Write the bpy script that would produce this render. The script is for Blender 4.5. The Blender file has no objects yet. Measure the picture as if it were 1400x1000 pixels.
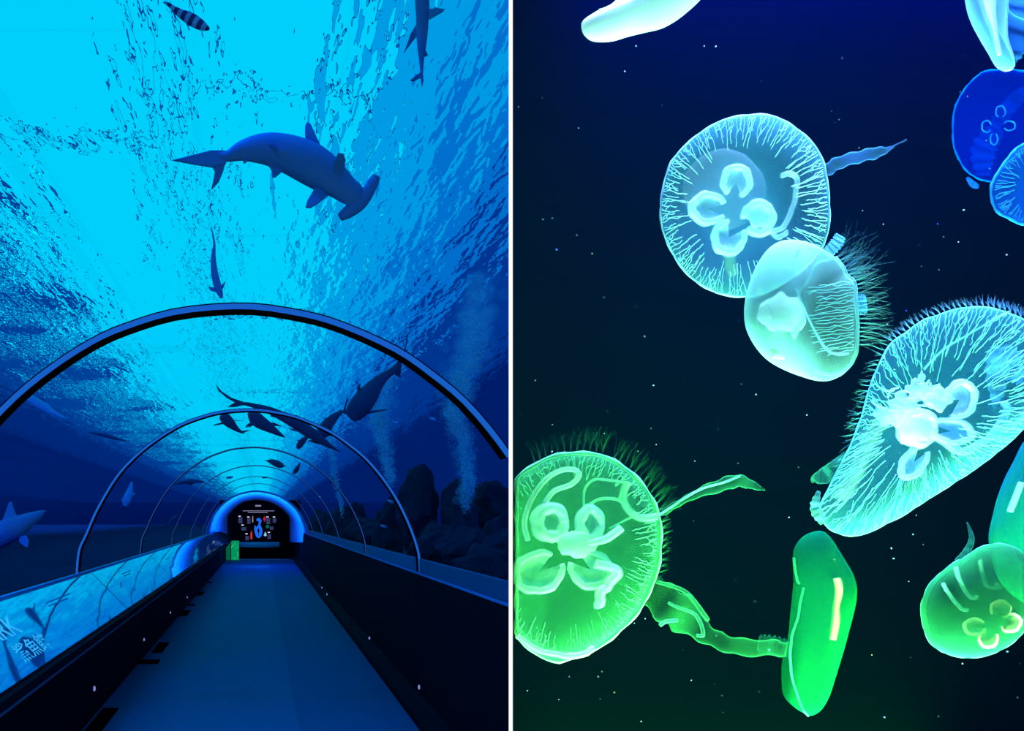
import bpy, bmesh, math, random
from mathutils import Vector, Matrix, noise

R = random.Random(7)
sc = bpy.context.scene
col = sc.collection

# ------------------------------------------------------------------ camera
F, CX, CY, H = 1200.0, 358.0, 709.0, 1.6      # focal length and principal point in pixels of a 1400 x 1000 frame, eye height
cam = bpy.data.cameras.new('camera')
cam.sensor_fit = 'HORIZONTAL'
cam.sensor_width = 36.0
cam.lens = 36.0 * F / 1400.0
cam.shift_x = (700 - CX) / 1400.0
cam.shift_y = (CY - 500) / 1400.0
cam.clip_start = 0.05
cam.clip_end = 300
camo = bpy.data.objects.new('camera', cam)
camo.location = (0, 0, H)
camo.rotation_euler = (math.pi / 2, 0, 0)
col.objects.link(camo)
sc.camera = camo

# ------------------------------------------------------------------ exposure, world
sc.view_settings.view_transform = 'Standard'
sc.view_settings.look = 'None'
sc.view_settings.exposure = 0.0
sc.view_settings.gamma = 1.0
sc.view_settings.use_curve_mapping = False
sc.cycles.use_denoising = True
sc.cycles.transparent_max_bounces = 48
sc.cycles.max_bounces = 8

w = bpy.data.worlds.new('deep_water')
sc.world = w
w.use_nodes = True
wn, wl = w.node_tree.nodes, w.node_tree.links
wn.clear()
wo = wn.new('ShaderNodeOutputWorld')
bg = wn.new('ShaderNodeBackground')
tc = wn.new('ShaderNodeTexCoord')
sx = wn.new('ShaderNodeSeparateXYZ')
wl.new(tc.outputs['Generated'], sx.inputs[0])
rp = wn.new('ShaderNodeValToRGB')             # water blue: deeper downwards, lighter towards the surface
rp.color_ramp.elements[0].position = 0.0
rp.color_ramp.elements[0].color = (0.0, 0.006, 0.085, 1)
rp.color_ramp.elements[1].position = 0.6
rp.color_ramp.elements[1].color = (0.0, 0.012, 0.14, 1)
e = rp.color_ramp.elements.new(0.04)
e.color = (0.0, 0.010, 0.12, 1)
wl.new(sx.outputs['Z'], rp.inputs[0])
wl.new(rp.outputs[0], bg.inputs['Color'])
wl.new(bg.outputs[0], wo.inputs[0])


def lamp(name, kind, loc, power, color, size=0.1, target=None, spot=None, blend=0.5, sy=None):
    l = bpy.data.lights.new(name, kind)
    l.energy = power
    l.color = color
    if kind == 'AREA':
        l.size = size
        if sy:
            l.shape = 'RECTANGLE'
            l.size_y = sy
    elif kind != 'SUN':
        l.shadow_soft_size = size
    if kind == 'SPOT':
        l.spot_size = spot
        l.spot_blend = blend
    o = bpy.data.objects.new(name, l)
    o.location = loc
    if target:
        o.rotation_euler = (Vector(target) - Vector(loc)).to_track_quat('-Z', 'Y').to_euler()
    col.objects.link(o)
    return o


# lamps of the jellyfish tank: blue ones along its top, green ones along its foot
lamp('tank_lamp_top', 'AREA', (1.7, 1.9, 4.25), 800, (0.26, 0.44, 1.0), 2.4, (1.7, 2.2, 0), sy=0.4)
lamp('tank_lamp_foot', 'AREA', (1.4, 1.85, 0.42), 640, (0.26, 1.0, 0.34), 2.2, (1.4, 2.2, 4), sy=0.4)
wl_ = lamp('tank_wall_lamp_top', 'AREA', (2.5, 3.62, 4.42), 1500, (0.0, 0.0, 1.0), 2.4, (2.5, 3.76, 2.8), sy=0.08); wl_.data.spread = math.radians(80)
wl_ = lamp('tank_wall_lamp_foot', 'AREA', (1.9, 3.6, 0.32), 70, (0.0, 1.0, 0.05), 1.8, (1.9, 3.72, 1.6), sy=0.08); wl_.data.spread = math.radians(70)
# added unseen fill lamp for the arch faces at the tunnel mouth
lamp('mouth_fill', 'SPOT', (-1.25, 1.9, 3.3), 60, (0.05, 0.3, 1.0), 0.15, (0.6, 9, 2.0), math.radians(80))
# lamp in the end passage
lamp('passage_lamp', 'AREA', (-0.15, 28.0, 0.45), 220, (0.02, 0.5, 1.0), 0.8, (-0.15, 30, 3), sy=3.0)
sun_ = lamp('hall_daylight', 'SUN', (0, 10, 14), 3.6, (0.02, 0.42, 1.0), target=(0, 10.6, 0)); sun_.data.angle = 0.6     # dimmed to a few per cent by the water
# added unseen blue fill lamps that brighten the sharks, left and right
lamp('fill_high', 'SPOT', (-1.3, 6.75, 6.9), 330, (0.0, 0.13, 1.0), 0.2, (0.2, 7, 4.3), math.radians(70))
lamp('fill_left', 'SPOT', (-7.5, 4.5, 1.2), 900, (0.0, 0.16, 1.0), 0.3, (-2.5, 8.5, 1.8), math.radians(45))
lamp('fill_right', 'SPOT', (9.5, 6.0, 2.5), 700, (0.0, 0.16, 1.0), 0.3, (3.0, 13, 3.5), math.radians(75))


# ------------------------------------------------------------------ helpers
def at(px, py, Y):
    """world point that stands at distance Y in the direction of a pixel"""
    return Vector(((px - CX) * Y / F, Y, H - (py - CY) * Y / F))


def tag(o, label=None, cat=None, group=None, kind=None):
    if label: o['label'] = label
    if cat: o['category'] = cat
    if group: o['group'] = group
    if kind: o['kind'] = kind
    return o


def empty(name, loc, label=None, cat=None, group=None):
    o = bpy.data.objects.new(name, None)
    o.location = loc
    o.empty_display_size = 0.1
    col.objects.link(o)
    return tag(o, label, cat, group)


def mesh(name, verts, faces, mat, parent=None, smooth=True):
    """links ONE mesh object; verts are world points; the origin goes to the base or the parent's place"""
    me = bpy.data.meshes.new(name)
    if parent is not None:
        org = Vector(parent.location) if parent.parent is None else Vector(parent['_o'])
    else:
        xs = [v[0] for v in verts]; ys = [v[1] for v in verts]; zs = [v[2] for v in verts]
        org = Vector(((min(xs) + max(xs)) / 2, (min(ys) + max(ys)) / 2, min(zs)))
    me.from_pydata([Vector(v) - org for v in verts], [], faces)
    me.update()
    bm = bmesh.new(); bm.from_mesh(me)
    bmesh.ops.recalc_face_normals(bm, faces=bm.faces)
    bm.to_mesh(me); bm.free()
    if smooth:
        for p in me.polygons: p.use_smooth = True
    if mat: me.materials.append(mat)
    o = bpy.data.objects.new(name, me)
    col.objects.link(o)
    if parent is not None:
        o.parent = parent
        if parent.parent is not None or parent.type == 'MESH':
            pass
    else:
        o.location = org
    o['_o'] = [org.x, org.y, org.z]
    return o


class MB:
    """collects shapes for one mesh"""
    def __init__(s): s.v = []; s.f = []

    def box(s, a, b):
        n = len(s.v)
        (x0, y0, z0), (x1, y1, z1) = a, b
        s.v += [(x0, y0, z0), (x1, y0, z0), (x1, y1, z0), (x0, y1, z0), (x0, y0, z1), (x1, y0, z1), (x1, y1, z1), (x0, y1, z1)]
        s.f += [tuple(n + i for i in q) for q in ((0, 3, 2, 1), (4, 5, 6, 7), (0, 1, 5, 4), (1, 2, 6, 5), (2, 3, 7, 6), (3, 0, 4, 7))]
        return s

    def tube(s, pts, rad, seg=6, cap=True, closed=False):
        pts = [Vector(p) for p in pts]
        n0 = len(s.v); N = len(pts)
        if not isinstance(rad, (list, tuple)): rad = [rad] * N
        up = None
        for i, p in enumerate(pts):
            if closed: t = pts[(i + 1) % N] - pts[i - 1]
            else: t = pts[min(i + 1, N - 1)] - pts[max(i - 1, 0)]
            if t.length < 1e-9: t = Vector((0, 0, 1))
            t.normalize()
            if up is None:
                up = Vector((0, 1, 0)) if abs(t.y) < 0.9 else Vector((1, 0, 0))
            a = (up - t * up.dot(t))
            if a.length < 1e-6: a = t.orthogonal()
            a.normalize(); up = a
            b = t.cross(a)
            for k in range(seg):
                an = 2 * math.pi * k / seg
                s.v.append(tuple(p + a * (rad[i] * math.cos(an)) + b * (rad[i] * math.sin(an))))
        for i in range(N if closed else N - 1):
            j = (i + 1) % N
            for k in range(seg):
                k2 = (k + 1) % seg
                s.f.append((n0 + i * seg + k, n0 + i * seg + k2, n0 + j * seg + k2, n0 + j * seg + k))
        if cap and not closed:
            s.f.append(tuple(n0 + k for k in range(seg)))
            s.f.append(tuple(n0 + (N - 1) * seg + k for k in range(seg)))
        return s

    def prism(s, pts, off):
        """closed slab: a polygon and the same polygon moved by off"""
        n = len(s.v); N = len(pts)
        off = Vector(off)
        s.v += [tuple(Vector(p)) for p in pts] + [tuple(Vector(p) + off) for p in pts]
        s.f.append(tuple(n + i for i in range(N)))
        s.f.append(tuple(n + N + i for i in range(N)))
        for i in range(N):
            j = (i + 1) % N
            s.f.append((n + i, n + j, n + N + j, n + N + i))
        return s

    def sphere(s, c, r, seg=6, rings=4, sc_=(1, 1, 1)):
        n = len(s.v); c = Vector(c)
        s.v.append(tuple(c + Vector((0, 0, r * sc_[2]))))
        for i in range(1, rings):
            ph = math.pi * i / rings
            for k in range(seg):
                a = 2 * math.pi * k / seg
                s.v.append(tuple(c + Vector((r * sc_[0] * math.sin(ph) * math.cos(a), r * sc_[1] * math.sin(ph) * math.sin(a), r * sc_[2] * math.cos(ph)))))
        s.v.append(tuple(c - Vector((0, 0, r * sc_[2]))))
        for k in range(seg):
            s.f.append((n, n + 1 + k, n + 1 + (k + 1) % seg))
        for i in range(rings - 2):
            for k in range(seg):
                a = n + 1 + i * seg + k; b = n + 1 + i * seg + (k + 1) % seg
                s.f.append((a, a + seg, b + seg, b))
        l = len(s.v) - 1
        for k in range(seg):
            s.f.append((l, n + 1 + (rings - 2) * seg + (k + 1) % seg, n + 1 + (rings - 2) * seg + k))
        return s

    def build(s, name, mat, parent=None, smooth=True):
        return mesh(name, s.v, s.f, mat, parent, smooth)


def smooth_path(pts, n, closed=False):
    """Catmull-Rom through tuples of any size"""
    N = len(pts); out = []
    segs = N if closed else N - 1
    for i in range(n):
        u = i / n * segs if closed else i / (n - 1) * segs
        k = min(int(u), segs - 1); t = u - k
        g = (lambda j: pts[j % N]) if closed else (lambda j: pts[max(0, min(N - 1, j))])
        p0, p1, p2, p3 = g(k - 1), g(k), g(k + 1), g(k + 2)
        out.append(tuple(0.5 * (2 * b + (c - a) * t + (2 * a - 5 * b + 4 * c - d) * t * t + (-a + 3 * b - 3 * c + d) * t ** 3)
                         for a, b, c, d in zip(p0, p1, p2, p3)))
    return out


def resample(pts, n):
    """closed polygon -> n points evenly along its length"""
    P = [Vector(p) for p in pts]; N = len(P)
    L = [0]
    for i in range(N): L.append(L[-1] + (P[(i + 1) % N] - P[i]).length)
    out = []; k = 0
    for i in range(n):
        d = L[-1] * i / n
        while L[k + 1] < d: k += 1
        t = (d - L[k]) / max(1e-9, L[k + 1] - L[k])
        out.append(P[k].lerp(P[(k + 1) % N], t))
    return out


# ------------------------------------------------------------------ materials
def new_mat(name):
    m = bpy.data.materials.new(name); m.use_nodes = True
    n = m.node_tree.nodes; n.clear()
    return m, n, m.node_tree.links, n.new('ShaderNodeOutputMaterial')


def paint(name, color, rough=0.5, var=0.25, scale=8.0, bump=0.0, metal=0.0, spec=0.5):
    m, n, l, out = new_mat(name)
    p = n.new('ShaderNodeBsdfPrincipled')
    p.inputs['Roughness'].default_value = rough
    p.inputs['Metallic'].default_value = metal
    p.inputs['Specular IOR Level'].default_value = spec
    t = n.new('ShaderNodeTexCoord')
    ns = n.new('ShaderNodeTexNoise'); ns.inputs['Scale'].default_value = scale; ns.inputs['Detail'].default_value = 6
    l.new(t.outputs['Object'], ns.inputs['Vector'])
    mx = n.new('ShaderNodeMix'); mx.data_type = 'RGBA'
    mx.inputs[6].default_value = (*[c * (1 - var) for c in color], 1)
    mx.inputs[7].default_value = (*[min(1, c * (1 + var)) for c in color], 1)
    l.new(ns.outputs['Fac'], mx.inputs[0])
    l.new(mx.outputs[2], p.inputs['Base Color'])
    if bump:
        b = n.new('ShaderNodeBump'); b.inputs['Strength'].default_value = bump
        l.new(ns.outputs['Fac'], b.inputs['Height']); l.new(b.outputs[0], p.inputs['Normal'])
    l.new(p.outputs[0], out.inputs[0])
    return m


def glow(name, color, strength):
    m, n, l, out = new_mat(name)
    e = n.new('ShaderNodeEmission')
    e.inputs['Color'].default_value = (*color, 1); e.inputs['Strength'].default_value = strength
    l.new(e.outputs[0], out.inputs[0])
    return m


def clear_acrylic(name, gloss=0.05, tint=(1, 1, 1)):
    m, n, l, out = new_mat(name)
    t = n.new('ShaderNodeBsdfTransparent'); t.inputs[0].default_value = (*tint, 1)
    g = n.new('ShaderNodeBsdfGlossy'); g.inputs['Roughness'].default_value = 0.02
    x = n.new('ShaderNodeMixShader'); x.inputs[0].default_value = gloss
    l.new(t.outputs[0], x.inputs[1]); l.new(g.outputs[0], x.inputs[2]); l.new(x.outputs[0], out.inputs[0])
    return m


def water_mat():
    m, n, l, out = new_mat('rippled_water')
    t = n.new('ShaderNodeTexCoord')
    mp = n.new('ShaderNodeMapping'); mp.inputs['Scale'].default_value = (1.0, 0.25, 1.0)
    mp.inputs['Rotation'].default_value = (0, 0, 0.12)
    l.new(t.outputs['Object'], mp.inputs[0])
    a = n.new('ShaderNodeTexNoise'); a.inputs['Scale'].default_value = 1.5; a.inputs['Detail'].default_value = 2
    b = n.new('ShaderNodeTexNoise'); b.inputs['Scale'].default_value = 6.5; b.inputs['Detail'].default_value = 1.6
    b.inputs['Roughness'].default_value = 0.62; b.inputs['Distortion'].default_value = 0.25
    l.new(mp.outputs[0], a.inputs[0]); l.new(mp.outputs[0], b.inputs[0])
    k = n.new('ShaderNodeMath'); k.operation = 'MULTIPLY_ADD'; k.inputs[1].default_value = 4.0
    l.new(a.outputs['Fac'], k.inputs[0]); l.new(b.outputs['Fac'], k.inputs[2])
    bp = n.new('ShaderNodeBump'); bp.inputs['Strength'].default_value = 1.0; bp.inputs['Distance'].default_value = WAVE
    l.new(k.outputs[0], bp.inputs['Height'])
    r = n.new('ShaderNodeBsdfRefraction'); r.inputs['IOR'].default_value = 1.33; r.inputs['Roughness'].default_value = 0.0
    r.inputs['Color'].default_value = (1, 1, 1, 1)
    l.new(bp.outputs[0], r.inputs['Normal'])
    tr = n.new('ShaderNodeBsdfTransparent')
    x = n.new('ShaderNodeMixShader'); x.inputs[0].default_value = 0.04
    l.new(r.outputs[0], x.inputs[1]); l.new(tr.outputs[0], x.inputs[2]); l.new(x.outputs[0], out.inputs[0])
    return m


WAVE = 0.095
M = {}
M['water'] = water_mat()
M['tissue'] = None
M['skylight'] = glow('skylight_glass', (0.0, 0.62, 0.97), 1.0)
M['fade_light'] = glow('fade_glow_light', (0.0, 0.33, 0.78), 1.0)
M['fade_mid'] = glow('fade_glow_mid', (0.0, 0.16, 0.62), 1.0)
M['fade_deep'] = glow('fade_glow_deep', (0.0, 0.035, 0.28), 1.0)
M['ceiling_blue'] = glow('backlit_ceiling', (0.0, 0.05, 0.31), 1.0)
M['ceiling_deep'] = glow('backlit_ceiling_edge', (0.0, 0.022, 0.2), 1.0)
M['spot'] = glow('glint_glow', (0.0, 0.62, 1.0), 1.5)
M['floor'] = paint('blue_carpet', (0.014, 0.075, 0.21), 0.7, 0.15, 30, 0.05, spec=0.2)
M['floor2'] = paint('blue_carpet_darker', (0.01, 0.055, 0.18), 0.7, 0.15, 30, 0.05, spec=0.2)  # same carpet, slightly darker, for the right half
M['black'] = paint('black_panel', (0.003, 0.003, 0.012), 0.7, 0.2, 3, spec=0.03)
M['ink'] = paint('matt_black', (0.002, 0.002, 0.004), 0.9, 0.1, 3, spec=0.0)
M['rib'] = paint('blue_steel', (0.02, 0.07, 0.35), 0.4, 0.1, 3)
M['edge'] = paint('blue_edge_trim', (0.03, 0.2, 0.7), 0.4, 0.05)
M['curb'] = paint('blue_curb', (0.01, 0.05, 0.22), 0.4, 0.1)
M['ribface'] = glow('rib_sheen_glow', (0.01, 0.14, 0.72), 0.8)  # glow standing in for the light the rib faces reflect
M['ribthin'] = glow('rib_sheen_glow_dim', (0.02, 0.12, 0.5), 0.6)
M['acrylic'] = clear_acrylic('clear_acrylic', 0.012)
M['lining'] = paint('blue_lining', (0.03, 0.25, 0.85), 0.45, 0.1, 2)
M['shark'] = paint('shark_skin', (0.10, 0.24, 0.6), 0.55, 0.2, 5, spec=0.2)
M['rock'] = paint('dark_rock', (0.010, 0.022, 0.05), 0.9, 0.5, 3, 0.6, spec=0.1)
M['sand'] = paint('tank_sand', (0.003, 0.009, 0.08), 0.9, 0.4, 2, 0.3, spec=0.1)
M['white'] = glow('white_divider_glow', (1, 1, 1), 1.0)  # self-glowing white for the added dividing line


M['mirror'] = None
def mirror_mat():
    m, n, l, out = new_mat('blue_mirror_film')
    g = n.new('ShaderNodeBsdfGlossy'); g.inputs['Color'].default_value = (0.62, 0.92, 1.0, 1); g.inputs['Roughness'].default_value = 0.03
    d = n.new('ShaderNodeBsdfDiffuse'); d.inputs['Color'].default_value = (0.02, 0.2, 0.7, 1)
    t = n.new('ShaderNodeTexCoord'); ns = n.new('ShaderNodeTexNoise'); ns.inputs['Scale'].default_value = 1.3
    l.new(t.outputs['Object'], ns.inputs[0])
    b = n.new('ShaderNodeBump'); b.inputs['Strength'].default_value = 0.15; b.inputs['Distance'].default_value = 0.015
    l.new(ns.outputs['Fac'], b.inputs['Height']); l.new(b.outputs[0], g.inputs['Normal'])
    x = n.new('ShaderNodeMixShader'); x.inputs[0].default_value = 0.25
    l.new(g.outputs[0], x.inputs[1]); l.new(d.outputs[0], x.inputs[2]); l.new(x.outputs[0], out.inputs[0])
    return m
M['mirror'] = mirror_mat()
M['pane'] = clear_acrylic('tank_pane', 0.008)
M['letter'] = paint('pale_lettering', (0.8, 0.98, 0.98), 0.6, 0.02)
M['caption'] = paint('caption_ink', (0.02, 0.12, 0.5), 0.6, 0.05)
M['marker'] = glow('marker_lens', (0.3, 0.4, 1.0), 0.6)
M['navy'] = paint('chart_navy', (0.0015, 0.001, 0.006), 0.8, 0.1, spec=0.0)
for nm, c_ in (('chartgrey', (0.22, 0.22, 0.4)), ('charttext', (0.08, 0.1, 0.3)), ('chartwhite', (0.6, 0.65, 0.85)), ('chartblue', (0.01, 0.16, 0.95)), ('chartred', (0.8, 0.05, 0.05)),
               ('chartpink', (0.6, 0.01, 0.08)), ('chartpale', (0.3, 0.6, 0.85)), ('chartgreen', (0.0, 0.12, 0.08)), ('chartyellow', (0.35, 0.3, 0.25))):
    M[nm] = glow('backlit_' + nm, c_, 0.9)  # chart print given an even glow of its own
M['counter'] = paint('counter_grey', (0.1, 0.25, 0.45), 0.5, 0.1)
M['greendim'] = glow('tank_glow_side', (0.0, 0.16, 0.08), 0.7)


def green_tank():
    m, n, l, out = new_mat('tank_glow_front')
    t = n.new('ShaderNodeTexCoord'); v = n.new('ShaderNodeTexVoronoi'); v.inputs['Scale'].default_value = 14
    l.new(t.outputs['Object'], v.inputs[0])
    r = n.new('ShaderNodeValToRGB'); r.color_ramp.elements[0].color = (0.1, 0.9, 0.5, 1); r.color_ramp.elements[0].position = 0.12
    r.color_ramp.elements[1].color = (0.0, 0.28, 0.1, 1); r.color_ramp.elements[1].position = 0.3
    l.new(v.outputs['Distance'], r.inputs[0])
    e = n.new('ShaderNodeEmission'); l.new(r.outputs[0], e.inputs[0]); l.new(e.outputs[0], out.inputs[0])
    return m
M['greenglow'] = green_tank()
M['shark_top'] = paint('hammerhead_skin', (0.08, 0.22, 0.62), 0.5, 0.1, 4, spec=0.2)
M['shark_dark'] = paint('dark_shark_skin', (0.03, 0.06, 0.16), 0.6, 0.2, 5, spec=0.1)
M['shark_pale'] = paint('pale_fish_skin', (0.16, 0.4, 0.9), 0.5, 0.2, 5, spec=0.3)
M['shark_faint'] = paint('faint_fish_skin', (0.03, 0.09, 0.3), 0.6, 0.2, 5, spec=0.1)
M['pinkfish'] = paint('pink_fish_skin', (0.8, 0.25, 0.6), 0.5, 0.2, 5)


def banded():
    m, n, l, out = new_mat('banded_fish_skin')
    p = n.new('ShaderNodeBsdfPrincipled'); p.inputs['Roughness'].default_value = 0.5
    t = n.new('ShaderNodeTexCoord'); mp = n.new('ShaderNodeMapping'); mp.inputs['Rotation'].default_value = (0, -0.57, 0); p.inputs['Specular IOR Level'].default_value = 0.0
    wv = n.new('ShaderNodeTexWave'); wv.inputs['Scale'].default_value = 5.0; wv.inputs['Distortion'].default_value = 0.0
    l.new(t.outputs['Object'], mp.inputs[0]); l.new(mp.outputs[0], wv.inputs[0])
    r = n.new('ShaderNodeValToRGB'); r.color_ramp.elements[0].color = (0.02, 0.05, 0.25, 1); r.color_ramp.elements[0].position = 0.45
    r.color_ramp.elements[1].color = (0.25, 0.5, 0.9, 1); r.color_ramp.elements[1].position = 0.6
    l.new(wv.outputs['Fac'], r.inputs[0]); l.new(r.outputs[0], p.inputs['Base Color']); l.new(p.outputs[0], out.inputs[0])
    return m
M['banded'] = banded()


def bubble_mat():
    m, n, l, out = new_mat('air_bubbles')
    d = n.new('ShaderNodeBsdfDiffuse'); d.inputs['Color'].default_value = (0.6, 0.8, 1, 1)
    t = n.new('ShaderNodeBsdfTransparent'); x = n.new('ShaderNodeMixShader'); x.inputs[0].default_value = 0.3
    l.new(t.outputs[0], x.inputs[1]); l.new(d.outputs[0], x.inputs[2]); l.new(x.outputs[0], out.inputs[0])
    return m
M['bubble'] = bubble_mat()


def mist_mat():
    m, n, l, out = new_mat('fine_bubble_mist')
    d = n.new('ShaderNodeBsdfDiffuse'); d.inputs['Color'].default_value = (0.6, 0.8, 1, 1)
    t = n.new('ShaderNodeBsdfTransparent'); x = n.new('ShaderNodeMixShader')
    lw = n.new('ShaderNodeLayerWeight'); lw.inputs['Blend'].default_value = 0.5
    k = n.new('ShaderNodeMath'); k.operation = 'MULTIPLY_ADD'; k.inputs[1].default_value = -0.068; k.inputs[2].default_value = 0.06; k.use_clamp = True
    l.new(lw.outputs['Facing'], k.inputs[0]); l.new(k.outputs[0], x.inputs[0])
    l.new(t.outputs[0], x.inputs[1]); l.new(d.outputs[0], x.inputs[2]); l.new(x.outputs[0], out.inputs[0])
    return m
M['mist'] = mist_mat()
M['speck'] = paint('pale_speck', (0.4, 0.45, 0.4), 0.8, 0.1)


# ------------------------------------------------------------------ tunnel
def panel_pt(Y, t):
    return Vector((-1.15 - 0.32 * t, Y, 0.817 + 0.323 * t))


YN, YE = 0.5, 26.4           # near end and far end of the clear vault
tag(MB().box((-1.36, YN, -0.1), (0.28, 34, 0)).build('floor', M['floor'], smooth=False), kind='structure')
fr = tag(MB().box((0.28, YN, -0.1), (1.25, 34, 0)).build('floor_right', M['floor2'], smooth=False), kind='structure')
tag(MB().box((-1.5, 34, -0.1), (1.5, 37, 0.0)).build('floor_end', M['black'], smooth=False), kind='structure')

# parapets
b = MB()
b.prism([(-1.36, YN, 0), (-1.36, YN, 0.70), (-1.13, YN, 0.74), (-1.13, YN, 0.80), (-1.15, YN, 0.81), (-1.47, YN, 1.132), (-1.62, YN, 1.132), (-1.62, YN, -0.1), (-1.36, YN, -0.1)], (0, YE + 7 - YN, 0))
tag(b.build('wall_left', M['black'], smooth=False), kind='structure')
YR = 4.45
b = MB()
b.prism([(1.19, YR, -0.1), (1.19, YR, 0.06), (1.25, YR, 0.16), (1.30, YR, 0.16), (1.32, YR, 1.14), (1.5, YR, 1.14), (1.5, YR, -0.1)], (0, YE + 7 - YR, 0))
tag(b.build('wall_right', M['black'], smooth=False), kind='structure')

M_rail = [((1.312, YR, 1.128), (1.325, YE, 1.142)), ((1.335, YR, 1.14), (1.36, YE, 1.255)), ((-1.50, YN, 1.132), (-1.468, YE, 1.155)), ((-1.135, YN, 0.74), (-1.128, YE, 0.752))]
for k, (p0, p1) in enumerate(M_rail):
    tag(MB().box(p0, p1).build('trim_%d' % (k + 3), M['edge' if k in (0, 2) else 'curb'], smooth=False), kind='structure')

# arch profile in the cross-section (x, z), read at the second rib
K2 = 7.45 / F
PROF = [(107, 785), (108, 768), (111, 750), (119, 733), (135, 697), (160, 655), (185, 627), (212, 605), (240, 587), (265, 576), (300, 566), (345, 562.5),
        (382, 567), (412, 575), (450, 592), (475, 609), (500, 630), (525, 660), (545, 692), (560, 725), (569, 752), (571.5, 768), (572, 785)]
prof = [((px - CX) * K2, H - (py - CY) * K2) for px, py in smooth_path(PROF, 70)]


def offset_prof(pf, d):
    out = []
    for i, p in enumerate(pf):
        a = pf[max(0, i - 1)]; c = pf[min(len(pf) - 1, i + 1)]
        t = Vector((c[0] - a[0], c[1] - a[1])).normalized()
        out.append((p[0] - t.y * d, p[1] + t.x * d))
    return out


def strip_solid(pf_in, pf_out, y0, y1):
    m = MB(); N = len(pf_in)
    for (a, c) in zip(pf_in, pf_out):
        m.v += [(a[0], y0, a[1]), (c[0], y0, c[1]), (c[0], y1, c[1]), (a[0], y1, a[1])]
    for i in range(N - 1):
        for k in range(4):
            k2 = (k + 1) % 4
            m.f.append((i * 4 + k, i * 4 + k2, i * 4 + 4 + k2, i * 4 + 4 + k))
    m.f += [(0, 1, 2, 3), tuple((N - 1) * 4 + k for k in range(4))]
    return m


ribs = [3.83, 7.45, 11.3, 15.2, 19.2, 23.1]
rib_label = ['nearest and widest blue-lit arch rib over the tunnel', 'second blue-lit arch rib, standing on both parapets in view',
             'third thin arch rib further down the tunnel', 'fourth thin arch rib further down the tunnel',
             'fifth thin arch rib, two before the blue lining', 'sixth thin arch rib, last before the blue lining']
for i, Y in enumerate(ribs):
    t = empty('arch_rib', (0, Y, 1.13), rib_label[i], 'arch', 'arch ribs of the tunnel')
    pf = prof
    if i == 0:                                  # its right foot stops at the dividing wall
        pf = [p for p in prof if p[0] < 1.072]
    th = (0.034, 0.026, 0.015, 0.012, 0.012, 0.012)[i]
    strip_solid(pf, offset_prof(pf, th), Y, Y + 0.095).build('rib', M['ink'], t)
    strip_solid(offset_prof(pf, th * 0.12), offset_prof(pf, th * 0.8), Y - 0.006, Y + 0.001).build('rib_sheen', M['ribface' if i < 2 else 'ribthin'], t)  # reflected blue light on the rib face, painted as a thin glow

# clear vault between the ribs
edges = [YN] + ribs + [YE]
for i in range(1, len(edges) - 1):
    a = strip_solid(offset_prof(prof, 0.004), offset_prof(prof, 0.03), edges[i] + 0.1, edges[i + 1] - 0.004)
    tag(a.build('window_%d' % i, M['acrylic']), kind='structure')

# blue lining and end passage
near = [((px - CX) * 26.4 / F, H - (py - CY) * 26.4 / F) for px, py in
        smooth_path([(281, 742), (283, 728), (288, 714), (296, 700), (308, 688), (322, 679), (340, 674), (352, 673), (366, 675), (382, 680), (396, 689), (407, 700), (415, 714), (420, 728), (421, 742)], 41)]
far = [((px - CX) * 34 / F, H - (py - CY) * 34 / F) for px, py in
       smooth_path([(311, 740), (311, 724), (311, 708), (316, 700), (323, 693), (333, 687), (345, 684.5), (353, 684), (362, 685), (373, 688.5), (384, 695), (391, 702), (396, 709), (396, 724), (396, 742)], 41)]
m = MB(); N = len(near)
for k in range(7):
    u = k / 6
    u2 = 0 if k == 0 else u
    for a, c in zip(near, far):
        p = (a[0] + (c[0] - a[0]) * u, a[1] + (c[1] - a[1]) * u)
        m.v.append((p[0], YE + 7.6 * u, p[1]))
for k in range(6):
    for i in range(N - 1):
        m.f.append((k * N + i, k * N + i + 1, k * N + N + i + 1, k * N + N + i))
o = m.build('wall_passage', M['lining'])
md = o.modifiers.new('thick', 'SOLIDIFY'); md.thickness = 0.05; md.offset = 1
tag(o, kind='structure')
tag(MB().box((-1.75, 36.4, -0.1), (1.6, 36.5, 2.35)).build('wall_end', M['black'], smooth=False), kind='structure')

# ------------------------------------------------------------------ water surface and what hangs over it
ZS = 7.0
m = MB(); m.v = [(-60, -12, ZS), (60, -12, ZS), (60, 500, ZS), (-60, 500, ZS)]; m.f = [(0, 1, 2, 3)]
wat = m.build('water_surface', M['water'])
for p in wat.data.polygons:
    if p.normal.z > 0:
        bm = bmesh.new(); bm.from_mesh(wat.data); bmesh.ops.reverse_faces(bm, faces=bm.faces); bm.to_mesh(wat.data); bm.free(); break
tag(wat, kind='structure')
ZL = 10.2
rows = [(-5.2, -1.55, 'skylight'), (-1.35, 1.5, 'skylight'), (1.62, 3.4, 'fade_light'), (3.4, 5.2, 'fade_mid'), (5.2, 9.0, 'fade_deep')]  # right rows glow weaker step by step, painting the fade to deep blue
for (x0, x1, mt) in rows:
    y0 = 5.0
    while y0 < 480:
        ln = min(R.uniform(7, 14) * (1 + y0 / 40), 500 - y0)
        tag(MB().box((x0, y0, ZL), (x1, y0 + ln, ZL + 0.05)).build('ceiling_light', M[mt], smooth=False), kind='structure')
        y0 += ln + (R.uniform(0.1, 0.5) if x0 < 1 else 0)
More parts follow.
